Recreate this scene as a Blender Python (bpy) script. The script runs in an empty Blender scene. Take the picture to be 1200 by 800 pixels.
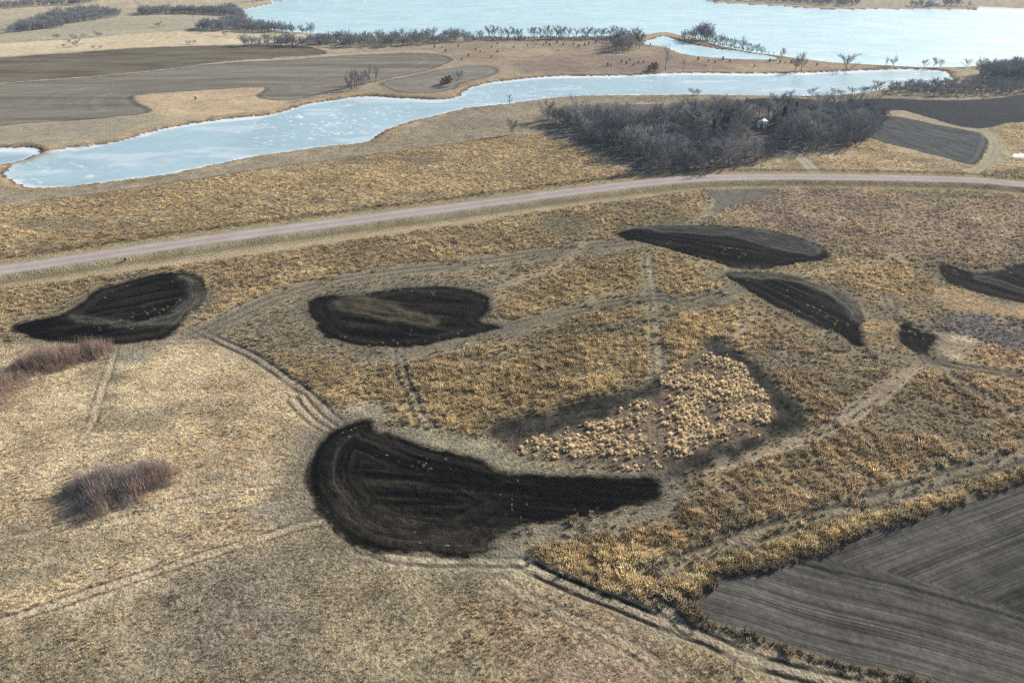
import bpy, math, random
import numpy as np
from mathutils import Vector, Quaternion

# ------------------------------------------------------------------ camera, light, exposure
SC = bpy.context.scene
COL = SC.collection
CAMH, PITCH, FPX = 75.0, math.radians(29.0), 857.0     # drone height (m), tilt down, focal length for a 1200 px wide frame
cam = bpy.data.cameras.new('drone_camera')
cam.sensor_width = 36.0; cam.lens = FPX / 1200 * 36; cam.clip_start = 0.5; cam.clip_end = 20000
camo = bpy.data.objects.new('drone_camera', cam); COL.objects.link(camo)
camo.location = (0, 0, CAMH); camo.rotation_euler = (math.pi / 2 - PITCH, 0, 0)
SC.camera = camo
SUN_AZ, SUN_EL = math.radians(52.0), math.radians(24.0)  # azimuth clockwise from +Y (view direction)
wd = bpy.data.worlds.new('World'); SC.world = wd; wd.use_nodes = True
nt = wd.node_tree; bg = nt.nodes['Background']
sky = nt.nodes.new('ShaderNodeTexSky'); sky.sky_type = 'NISHITA'; sky.sun_disc = False
sky.sun_elevation = SUN_EL; sky.sun_rotation = SUN_AZ; sky.altitude = 400; sky.air_density = 1.0; sky.dust_density = 1.2
nt.links.new(sky.outputs[0], bg.inputs[0]); bg.inputs[1].default_value = 0.075
sl = bpy.data.lights.new('sun', 'SUN'); sl.energy = 5.0; sl.angle = math.radians(0.53); sl.color = (1, 0.93, 0.82)
so = bpy.data.objects.new('sun', sl); COL.objects.link(so); so.location = (300, 300, 400)
tosun = Vector((math.sin(SUN_AZ) * math.cos(SUN_EL), math.cos(SUN_AZ) * math.cos(SUN_EL), math.sin(SUN_EL)))
so.rotation_euler = tosun.to_track_quat('Z', 'Y').to_euler()
vs = SC.view_settings; vs.view_transform = 'Standard'; vs.look = 'None'; vs.exposure = 0.66; vs.gamma = 1.0; vs.use_curve_mapping = False
SC.cycles.use_denoising = False; SC.cycles.filter_width = 1.25; SC.cycles.volume_bounces = 0; SC.cycles.max_bounces = 6; SC.cycles.diffuse_bounces = 3

# ------------------------------------------------------------------ survey: photo points laid out on the ground, in metres
CP, SP_ = math.cos(PITCH), math.sin(PITCH)
def G(x, y):
    """ground point (m) of a surveyed picture point"""
    u = (np.asarray(x, float) - 600) / FPX; v = (400 - np.asarray(y, float)) / FPX
    t = CAMH / (SP_ - v * CP)
    return t * u, t * (CP + v * SP_)
def mpp(x, y):
    X, Y = G(x, y); return math.sqrt(X * X + Y * Y + CAMH ** 2) / math.hypot(FPX, math.hypot(x - 600, y - 400))

def h2(ix, iy, seed):
    n = (ix.astype(np.int64) * 374761393 + iy.astype(np.int64) * 668265263 + seed * 974711) & 0xFFFFFFFF
    n = ((n ^ (n >> 13)) * 1274126177) & 0xFFFFFFFF
    n = ((n ^ (n >> 16)) * 2246822519) & 0xFFFFFFFF
    return ((n ^ (n >> 15)) & 0xFFFFFF) / float(0x1000000)
def vn(x, y, seed=0):
    x0 = np.floor(x); y0 = np.floor(y); fx = x - x0; fy = y - y0
    fx = fx * fx * (3 - 2 * fx); fy = fy * fy * (3 - 2 * fy)
    a = h2(x0, y0, seed); b = h2(x0 + 1, y0, seed); c = h2(x0, y0 + 1, seed); d = h2(x0 + 1, y0 + 1, seed)
    return (a + (b - a) * fx) * (1 - fy) + (c + (d - c) * fx) * fy
def fbm(x, y, seed=0, oct=3):
    s = 0; a = 0.5; t = 0
    for o in range(oct):
        s = s + a * vn(x, y, seed + o * 17); t += a; a *= 0.55
        x, y = 1.97 * (0.8 * x - 0.6 * y) + 3.1, 1.97 * (0.6 * x + 0.8 * y) - 7.7
    return s / t                                          # 0..1, mean .5
def sst(e0, e1, x):
    t = np.clip((x - e0) / (e1 - e0), 0, 1); return t * t * (3 - 2 * t)

def smooth_px(pts, closed=True, n=5):
    P = np.array(pts, float); N = len(P); out = []
    for i in range(N if closed else N - 1):
        if closed: p0, p1, p2, p3 = P[i - 1], P[i], P[(i + 1) % N], P[(i + 2) % N]
        else: p0, p1, p2, p3 = P[max(i - 1, 0)], P[i], P[i + 1], P[min(i + 2, N - 1)]
        for k in range(n):
            t = k / n
            out.append(0.5 * (2 * p1 + (p2 - p0) * t + (2 * p0 - 5 * p1 + 4 * p2 - p3) * t * t + (3 * p1 - p0 - 3 * p2 + p3) * t ** 3))
    if not closed: out.append(P[-1])
    return np.array(out)
_cache = {}
def world_poly(pts, closed=True, n=5):
    k = (tuple(pts), closed, n)
    if k not in _cache:
        q = smooth_px(pts, closed, n); q[:, 1] = np.maximum(q[:, 1], -45); X, Y = G(q[:, 0], q[:, 1]); _cache[k] = np.stack([X, Y], 1)
    return _cache[k]
def sdp(pts, X, Y, margin=40.0, n=4):
    """signed distance (m) to a closed outline; negative inside, clipped to +margin outside"""
    P = world_poly(pts, True, n); out = np.full(X.shape, float(margin))
    m = (X > P[:, 0].min() - margin) & (X < P[:, 0].max() + margin) & (Y > P[:, 1].min() - margin) & (Y < P[:, 1].max() + margin)
    if not m.any(): return out
    x = X[m]; y = Y[m]; d2 = np.full(x.shape, 1e18); ins = np.zeros(x.shape, bool)
    for i in range(len(P)):
        ax, ay = P[i - 1]; bx, by = P[i]; ex, ey = bx - ax, by - ay; L = ex * ex + ey * ey + 1e-12
        t = np.clip(((x - ax) * ex + (y - ay) * ey) / L, 0, 1)
        d2 = np.minimum(d2, (x - ax - t * ex) ** 2 + (y - ay - t * ey) ** 2)
        c = (ay > y) != (by > y)
        if abs(ey) > 1e-12: ins ^= c & (x < ax + (y - ay) * ex / ey)
    d = np.sqrt(d2); out[m] = np.where(ins, -d, np.minimum(d, margin)); return out
def line(pts, X, Y, margin=15.0, n=4):
    """signed sideways offset and distance along an open line"""
    P = world_poly(pts, False, n); off = np.full(X.shape, 99.0); al = np.zeros(X.shape)
    m = (X > P[:, 0].min() - margin) & (X < P[:, 0].max() + margin) & (Y > P[:, 1].min() - margin) & (Y < P[:, 1].max() + margin)
    if not m.any(): return off, al
    x = X[m]; y = Y[m]; best = np.full(x.shape, 1e18); bo = np.full(x.shape, 99.0); ba = np.zeros(x.shape); s0 = 0
    for i in range(len(P) - 1):
        ax, ay = P[i]; ex, ey = P[i + 1] - P[i]; L = math.hypot(ex, ey) + 1e-9
        t = np.clip(((x - ax) * ex + (y - ay) * ey) / (L * L), 0, 1)
        d2 = (x - ax - t * ex) ** 2 + (y - ay - t * ey) ** 2; b = d2 < best
        cr = ex * (y - ay) - ey * (x - ax)
        best = np.where(b, d2, best); bo = np.where(b, np.sqrt(d2) * np.where(cr >= 0, 1, -1), bo); ba = np.where(b, s0 + t * L, ba); s0 += L
    off[m] = bo; al[m] = ba; return off, al

# ---- outlines (picture survey points)
RIVER = [(13,192),(50,177),(113,168),(143,162),(187,150),(260,138),(320,132),(353,122),(400,114),(427,111.5),(467,113),(500,115),(523,115),(540,111),(545,105),(567,97),(613,91),(653,88),(733,87),(800,84),(870,85),(947,84),(1017,81),(1067,80),(1103,81.5),(1113,87),(1117,94),(1105,97),(1080,98),(1040,101),(1013,108),(947,111),(870,110),(800,109.5),(740,110),(680,111),(633,115),(587,121),(547,125),(500,136),(460,147),(443,155),(433,163),(400,167.5),(353,173),(287,183),(213,199),(187,203),(117,212),(67,217),(33,216),(13,209),(8,200)]
POND = [(-60,170),(0,171),(30,171),(46,174.5),(38,181),(18,188),(0,191),(-60,198)]
INLET = [(751,50),(765,45),(779,42),(800,48),(833,55),(870,60),(912,67),(885,69),(840,67),(800,62),(783,55),(770,53)]
LAKE = [(279,12),(288,21),(302,29),(330,36),(365,38.5),(400,40),(460,41.5),(520,42.5),(600,42.5),(680,42.5),(740,41),(756,39.5),(778,37),(797,40),(815,44),(850,54),(880,60),(914,64.5),(935,67.5),(973,72),(1007,74),(1073,77.5),(1100,78),(1133,77),(1165,73),(1200,71),(1300,66),(1500,60),(1500,22),(1300,16),(1200,13),(1133,11),(1033,10.5),(970,10.7),(900,6),(840,3),(826,-2),(800,-12),(700,-13),(450,-12),(350,-4),(325,2),(300,8)]
PUDDLE = [(1188,179),(1193,177.5),(1201,177.5),(1204,180),(1198,182),(1190,181.5)]
ROAD = [(-260,352),(-60,326.5),(0,318.5),(200,289),(300,275),(400,262),(500,249),(600,236),(700,223),(750,216.8),(800,211.8),(850,209.2),(900,208.5),(960,208.8),(1050,210.2),(1137,212.5),(1200,218),(1300,228),(1500,250)]
PATH = [(-240,368),(-40,340),(0,334),(200,307),(300,293),(400,279),(500,264),(600,249),(700,234),(780,222),(830,217)]
DRIVE = [(961,207.5),(953,198),(944,189),(934,182),(926,178)]
DRIVE2 = [(1138,211),(1138,206),(1146,197),(1157,189),(1164,178),(1165,166),(1158,156),(1146,151),(1125,148),(1099,142.5),(1076,137),(1050,131.5)]
STUBBLE = [(1020,160),(1026,147),(1035,139),(1049,136),(1099,145),(1146,153.5),(1158,158),(1159,168),(1153,182),(1146,190),(1138,191.5),(1117,186),(1065,173)]
DARKF = [(870,118),(913,115),(950,117),(976,120),(1005,117.5),(1042,116),(1110,117.5),(1166,115),(1200,111),(1300,104),(1420,98),(1420,160),(1300,152),(1200,142.5),(1165,147.5),(1148,149.5),(1128,147.5),(1076,134.5),(1051,129.5),(1000,133),(930,130)]
FIELDA = [(-150,80),(0,68),(100,60.5),(167,55.5),(277,53),(345,54),(372,58),(383,63),(360,66.5),(330,67),(316,69.5),(290,70.5),(240,75),(200,80),(100,90),(0,97),(-150,108)]
FIELDB = [(-150,109),(0,98),(100,91),(200,81),(245,76),(300,72.5),(335,71),(385,67),(430,64),(485,62),(515,63.5),(531,69),(520,76),(497,84),(460,92),(425,100),(395,106),(365,113),(335,118),(305,116),(300,112),(309,105),(300,103),(240,106),(175,110),(157,113),(162,121),(178,131),(140,137),(80,141.5),(0,147),(-150,160)]
FIELDC = [(445,97.5),(480,90),(510,84),(540,78.5),(567,77),(584,81),(580,88),(560,94),(540,99),(535,104),(505,110),(470,109.5),(452,104)]
HARV = [(818,704),(826,694),(836,688),(858,673),(910,663),(967,646),(1000,630),(1083,603),(1200,565),(1350,515),(1500,480),(1500,1000),(1200,835),(1083,797),(1033,783),(987,772),(933,757),(883,740),(840,727)]
TILL = dict(
 a=[(13,383),(30,375),(77,364),(110,341),(150,328),(187,320),(213,319),(233,326),(240,340),(237,353),(222,368),(207,384),(200,394),(150,402),(100,403),(60,400),(25,392)],
 b=[(359,362),(363,349),(380,345),(420,344),(445,340),(480,334),(520,333),(552,336),(571,346),(572,360),(564,371),(590,380),(570,386),(540,392),(500,402),(450,405),(410,401),(375,388)],
 c=[(726,272),(760,266),(800,264.5),(850,265),(900,269),(940,279),(968,292),(966,302),(930,308),(890,315),(865,315),(840,306),(800,296),(765,286),(735,280)],
 d=[(847,320),(883,318.5),(927,323),(967,337),(995,350),(1010,372),(1006,384),(1012,402),(1000,403),(985,393),(933,371),(887,347),(865,332)],
 e=[(1096,307),(1120,312),(1142,318.5),(1173,315),(1200,307),(1260,292),(1330,290),(1330,372),(1260,362),(1200,354),(1167,348),(1133,339),(1110,332),(1100,320)],
 f=[(1052,380),(1063,380),(1080,389),(1095,394),(1098,404),(1090,416),(1078,418),(1062,411),(1052,398)],
 g=[(358,560),(364,532),(383,508),(410,494),(435,489),(441,500),(456,506),(500,523),(560,537),(590,551),(640,555),(743,557),(772,566),(768,584),(735,593),(700,600),(650,607),(612,614),(592,624),(574,634),(578,644),(540,650),(500,648),(450,644),(420,637),(395,622),(376,600),(362,580)],
)
SCRAPE1 = [(583,501),(600,488),(640,483),(690,468),(733,456),(768,446),(770,456),(745,470),(715,480),(680,492),(640,503),(613,510),(595,510)]
SCRAPE2 = [(815,404),(840,398),(860,408),(887,430),(912,452),(940,472),(945,486),(938,498),(913,513),(867,529),(825,545),(800,560),(780,562),(772,552),(800,537),(850,521),(890,509),(906,497),(908,482),(898,460),(880,437),(862,420),(835,414)]
MOWN = [(828,224),(850,219),(885,218),(908,220),(902,228),(870,236),(845,246),(832,246),(838,236)]
CATT = [(570,504),(590,512),(600,525),(640,537),(700,535),(745,550),(800,540),(848,525),(890,511),(906,497),(909,480),(897,458),(878,434),(858,416),(830,408),(800,424),(772,446),(760,462),(720,482),(650,500),(615,512),(590,500)]
DENSE = [[(598,520),(625,512),(655,500),(690,494),(730,490),(760,500),(760,530),(700,533),(640,535)], [(772,440),(800,425),(858,420),(895,458),(905,490),(880,505),(830,525),(790,530),(778,500)]]
PALESTRIP = [(452,505),(480,501),(540,508),(580,515),(605,530),(650,541),(720,546),(775,548),(765,558),(700,554),(640,553),(592,549),(560,535),(500,521)]
GROVE = [(628,150),(640,130),(690,122),(760,121),(840,116),(900,118),(960,122),(1010,124),(1035,135),(1030,155),(1010,165),(985,172),(950,177),(900,186),(850,196),(800,204),(770,205),(735,196),(690,178),(650,162)]

# prairie zones: outline, colour a, colour b, mottle size (m), feather (m), tuft height (m), tuft cover 0..1
PRAIRIE = [
 ([(-400,60),(-400,-30),(330,-30),(300,30),(380,56),(270,54),(100,60),(0,69)], (.33,.29,.205), (.42,.35,.23), 60, 12, 0, 0),
 ([(-300,38),(100,22),(270,18),(300,33),(240,36),(150,42),(0,55),(-300,80)], (.30,.275,.20), (.38,.335,.23), 80, 8, 0, 0),
 ([(-300,75),(0,52),(100,45),(190,38),(300,36),(370,44),(280,52),(100,59),(0,67),(-300,95)], (.46,.38,.25), (.54,.45,.30), 40, 4, 0, 0),
 ([(300,70),(450,58),(540,48),(760,44),(1100,80),(1000,84),(800,84),(620,92),(560,96),(530,112),(400,112),(330,124),(380,110),(530,74),(480,60)], (.24,.185,.135), (.33,.26,.18), 22, 4, 0, 0),
 ([(600,78),(660,66),(740,66),(840,76),(800,82),(700,86),(630,88)], (.20,.15,.125), (.26,.20,.16), 18, 8, 0, 0),
 ([(-200,160),(0,148),(150,137),(200,134),(160,148),(100,165),(0,172),(-200,190)], (.27,.235,.18), (.33,.28,.20), 25, 4, 0, 0),
 ([(160,116),(240,107),(300,104),(330,118),(320,128),(250,136),(190,135)], (.36,.27,.17), (.45,.35,.22), 14, 2, 0, 0),
 ([(-300,235),(0,217),(220,200),(400,168),(450,158),(560,124),(660,112),(900,111),(1040,104),(1120,98),(1250,90),(1250,112),(1000,120),(700,122),(650,150),(600,160),(500,173),(400,186),(250,207),(40,236),(-300,280)], (.24,.205,.15), (.30,.255,.18), 24, 3, .25, .35),
 ([(-300,280),(40,236),(250,207),(400,186),(500,173),(600,160),(650,162),(730,198),(770,206),(700,222),(500,247),(200,286),(-300,350)], (.33,.25,.13), (.42,.325,.175), 22, 2, .75, .9),
 ([(780,210),(860,196),(960,178),(1020,163),(1060,174),(1140,193),(1160,190),(1168,160),(1160,152),(1200,144),(1400,150),(1500,240),(1200,214),(1050,206),(900,204)], (.34,.26,.14), (.42,.33,.20), 16, 3, .5, .6),
 ([(1150,160),(1172,155),(1170,185),(1160,200),(1142,206),(1152,190)], (.30,.28,.17), (.34,.32,.2), 10, 4, .2, .2),
 ([(-300,372),(0,336),(400,282),(800,224),(900,214),(1500,260),(1500,900),(900,760),(600,660),(560,560),(420,500),(300,420),(210,392),(-300,420)], (.265,.205,.115), (.40,.31,.165), 14, 2, .85, .95),
 ([(240,385),(420,325),(600,310),(760,285),(730,305),(600,335),(585,390),(520,410),(400,420),(300,415)], (.215,.18,.125), (.32,.255,.15), 10, 5, .6, .7),
 ([(820,226),(960,214),(1500,262),(1500,300),(1200,300),(1080,305),(960,285),(900,262)], (.22,.165,.125), (.33,.255,.17), 12, 6, .7, .8),
 ([(600,350),(720,300),(850,310),(900,360),(860,400),(760,440),(600,480),(500,500),(520,430)], (.30,.23,.115), (.42,.325,.16), 10, 6, .95, 1),
 ([(1010,300),(1100,320),(1110,345),(1060,370),(1000,345),(960,320)], (.28,.21,.11), (.38,.28,.14), 9, 4, .8, .9),
 ([(860,390),(1000,400),(1100,430),(1300,420),(1300,530),(1100,570),(900,620),(760,640),(800,570),(950,500)], (.26,.195,.11), (.40,.30,.165), 9, 6, .85, .95),
 ([(620,640),(800,640),(900,620),(1100,575),(1300,520),(1300,540),(1083,601),(967,643),(860,670),(820,695),(740,690),(660,665)], (.44,.33,.15), (.58,.46,.23), 7, 2.5, .9, 1),
 ([(1090,345),(1110,336),(1160,350),(1260,365),(1330,372),(1330,400),(1200,372),(1130,368)], (.36,.245,.13), (.47,.33,.19), 5, 2.5, .3, .4),
 ([(1085,372),(1130,366),(1200,374),(1330,395),(1330,440),(1200,412),(1140,398),(1095,392)], (.14,.13,.125), (.20,.185,.17), 6, 2, .6, .6),
 ([(1098,392),(1140,398),(1145,415),(1120,425),(1095,412)], (.5,.38,.25), (.56,.44,.3), 4, 1.5, .3, .4),
 ([(1135,410),(1200,414),(1300,430),(1300,450),(1180,440)], (.32,.215,.12), (.42,.29,.16), 5, 3, .7, .9),
 ([(1005,385),(1040,374),(1054,384),(1050,400),(1020,402)], (.33,.22,.10), (.44,.31,.15), 4, 2.2, .6, .7),
 ([(-400,430),(0,400),(60,402),(210,394),(300,424),(372,470),(405,495),(362,535),(360,572),(380,606),(300,640),(150,700),(0,760),(-400,900)], (.40,.31,.19), (.52,.415,.26), 7, 2.5, .34, .62),
 ([(-400,640),(0,560),(100,600),(0,640),(-400,760)], (.36,.28,.165), (.46,.36,.22), 5, 5, .4, .6),
 ([(0,735),(200,665),(380,608),(420,640),(570,652),(660,685),(800,745),(1000,800),(1300,900),(1300,1400),(-600,1400),(-600,880)], (.24,.198,.128), (.325,.27,.172), 6, 3.5, .34, .6),
 ([(-100,640),(120,612),(300,600),(320,625),(150,680),(-100,745)], (.34,.275,.175), (.46,.375,.235), 5, 6, .36, .6),
 ([(180,690),(260,660),(340,680),(330,790),(240,800),(190,750)], (.235,.195,.15), (.28,.235,.18), 6, 6, .3, .6),
 ([(560,690),(640,690),(760,750),(820,800),(600,800)], (.27,.205,.145), (.34,.26,.18), 6, 5, .3, .6),
 ([(120,412),(150,408),(175,415),(165,424),(138,426)], (.24,.225,.185), (.28,.26,.21), 4, 1.2, .15, .3),
 ([(340,505),(370,495),(385,508),(362,530),(340,528)], (.28,.24,.19), (.33,.28,.22), 4, 1.5, .2, .4),
 ([(280,595),(320,585),(365,590),(375,608),(330,615),(285,610)], (.27,.24,.195), (.33,.28,.22), 4, 1.5, .2, .4),
 ([(405,480),(430,470),(455,478),(455,500),(440,495),(420,490)], (.28,.23,.16), (.4,.34,.24), 2, 1.5, .4, .4),
]
# wheel tracks: line, half gauge, rut half width, rut colour, strip half width (flattened grass), strip colour, strength
DK, LT, GY = (.045,.04,.033), (.42,.345,.235), (.27,.235,.175)
TRACKS = [
 ([(-60,752),(0,730),(120,690),(220,658),(300,632),(345,618),(378,610)], .85, .24, (.08,.064,.045), .9, LT, .85),
 ([(-40,648),(0,637),(60,622),(160,599),(233,585),(307,573),(352,570)], .8, .23, (.11,.085,.058), .85, LT, .7),
 ([(134,404),(130,425),(120,455),(108,490),(95,515)], .85, .26, (.09,.07,.047), .9, LT, .75),
 ([(190,400),(240,398),(262,401)], 1.0, .4, (.14,.11,.08), 2.0, LT, .8),
 ([(225,384),(270,403),(310,426),(345,450),(375,474),(398,496)], .9, .42, DK, 1.8, GY, .9),
 ([(340,468),(352,480),(366,492),(383,504)], .8, .34, (.09,.07,.05), 1.5, LT, .9),
 ([(352,464),(364,478),(376,490),(390,500)], .8, .34, (.09,.07,.05), 1.5, LT, .9),
 ([(325,503),(324,518),(332,529),(350,534)], .7, .25, (.18,.14,.09), 1.2, LT, .6),
 ([(574,648),(613,657),(667,683),(720,704),(800,736),(850,756),(883,770),(943,787),(1000,799),(1080,822)], .95, .42, (.03,.028,.024), 1.7, (.33,.28,.2), 1.0),
 ([(583,677),(620,697),(660,717),(733,753),(783,790),(810,815)], .9, .35, (.12,.095,.07), 1.5, (.36,.29,.2), .7),
 ([(420,642),(470,652),(540,655),(610,656)], .9, .4, (.08,.07,.055), 2.0, (.46,.39,.27), .9),
 ([(770,702),(785,714),(805,732)], .9, .35, DK, 1.6, GY, .8),
 ([(467,405),(470,430),(480,460),(492,485),(505,504)], .9, .45, DK, 1.8, GY, .7),
 ([(1086,421),(1033,463),(987,493),(933,517),(880,533),(830,546)], .95, .35, (.42,.35,.25), 1.7, (.27,.225,.16), .8),
 ([(1072,424),(1020,462),(975,492),(930,512)], .9, .3, (.4,.33,.24), 1.4, (.25,.2,.14), .6),
 ([(1087,421),(1133,452),(1167,473),(1205,489),(1300,530)], .95, .4, (.38,.32,.23), 1.9, (.16,.13,.095), .8),
 ([(770,672),(800,657),(867,630),(967,603),(1067,570),(1133,550),(1200,531),(1300,500)], 1.1, .5, (.05,.046,.04), 2.6, (.19,.17,.13), .8),
 ([(758,300),(764,340),(768,380),(772,430),(776,480),(778,545)], 1.0, .5, (.16,.14,.105), 2.2, (.30,.26,.19), .75),
 ([(740,560),(748,520),(770,470),(800,430),(850,405),(880,372),(895,350)], 1.0, .45, (.22,.18,.13), 2.0, (.31,.27,.2), .5),
 ([(230,392),(330,345),(430,322),(560,305),(700,287),(770,282)], 1.3, .7, (.12,.108,.085), 4.5, (.20,.178,.135), .85),
 ([(585,383),(667,363),(767,347),(800,354),(860,340)], 1.1, .6, (.075,.07,.055), 3.6, (.19,.168,.125), .85),
 ([(530,470),(560,430),(610,385),(680,350),(760,330)], 1.0, .5, (.16,.135,.095), 2.2, (.28,.225,.14), .5),
 ([(845,318),(880,322),(930,322),(960,317),(1020,310),(1062,296)], .9, .4, (.25,.2,.14), 2.2, (.4,.32,.21), .7),
 ([(835,250),(845,235),(858,222),(866,214)], 1.2, .5, (.2,.18,.14), 3.0, (.36,.31,.23), .8),
 ([(800,285),(815,262),(835,248)], 1.4, .5, (.13,.12,.1), 3.0, (.33,.28,.2), .7),
 ([(870,345),(840,330),(815,300)], 1.0, .4, (.2,.17,.12), 2.0, (.36,.3,.2), .5),
 ([(880,520),(905,500),(935,540),(960,600),(930,655)], 1.0, .4, (.18,.15,.1), 1.6, (.26,.21,.14), .25),
 ([(1055,380),(1020,372),(1003,350)], 1.0, .5, (.2,.15,.1), 2.5, (.4,.3,.19), .6),
 ([(590,315),(640,300),(690,295),(730,300)], 1.2, .5, (.15,.13,.1), 3.0, (.2,.175,.13), .6),
 ([(570,345),(610,325),(650,312),(680,290),(700,270)], .9, .4, (.2,.17,.12), 1.8, (.42,.34,.22), .6),
 ([(640,370),(700,385),(760,372),(850,352)], 1.1, .5, (.12,.105,.08), 3.0, (.2,.178,.13), .6),
 ([(410,420),(500,410),(560,398),(640,380)], 1.1, .5, (.16,.14,.1), 3.2, (.23,.195,.14), .6),
 ([(900,370),(920,400),(905,430),(880,470)], 1.0, .45, (.13,.11,.08), 2.0, (.28,.24,.17), .5),
 ([(930,420),(1000,415),(1060,425)], 1.0, .45, (.13,.11,.08), 2.4, (.26,.21,.145), .55),
 ([(1040,345),(1045,365),(1030,372)], 1.0, .5, (.1,.09,.07), 2.4, (.24,.2,.15), .7),
 ([(960,430),(1010,445),(1080,470),(1190,510)], 1.1, .5, (.12,.1,.075), 2.6, (.2,.16,.11), .5),
 ([(1100,425),(1140,432),(1200,440),(1260,452)], .9, .6, (.05,.045,.04), 2.4, (.16,.13,.1), .8),
 ([(820,560),(860,590),(880,640)], .9, .4, (.14,.12,.09), 2.2, (.24,.2,.14), .5),
 ([(640,615),(680,622),(740,600),(800,570)], 1.0, .45, (.13,.115,.09), 2.4, (.25,.215,.16), .7),
 ([(40,236),(133,225),(250,207),(400,186),(500,173),(597,160)], 0, .8, (.13,.115,.085), 1.6, (.2,.17,.12), .8),
 ([(160,150),(120,163),(60,180)], 1.0, .4, (.2,.17,.13), 2.0, (.36,.3,.2), .4),
 ([(1165,205),(1210,200),(1300,205)], 0, 1.0, (.12,.11,.09), 3, (.2,.18,.13), .5),
]

OBJ = ['ground','frozen_river','frozen_pond','frozen_inlet','frozen_lake','frozen_puddle','gravel_road','field_path','driveway','farm_track','stubble_field','dark_plowed_field',
       'far_brown_field','far_grey_field','lobed_grey_field','harvested_field'] + ['tilled_patch_' + k for k in TILL] + ['scraped_strip_1','scraped_strip_2','mown_patch']
OID = {n: i for i, n in enumerate(OBJ)}

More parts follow.
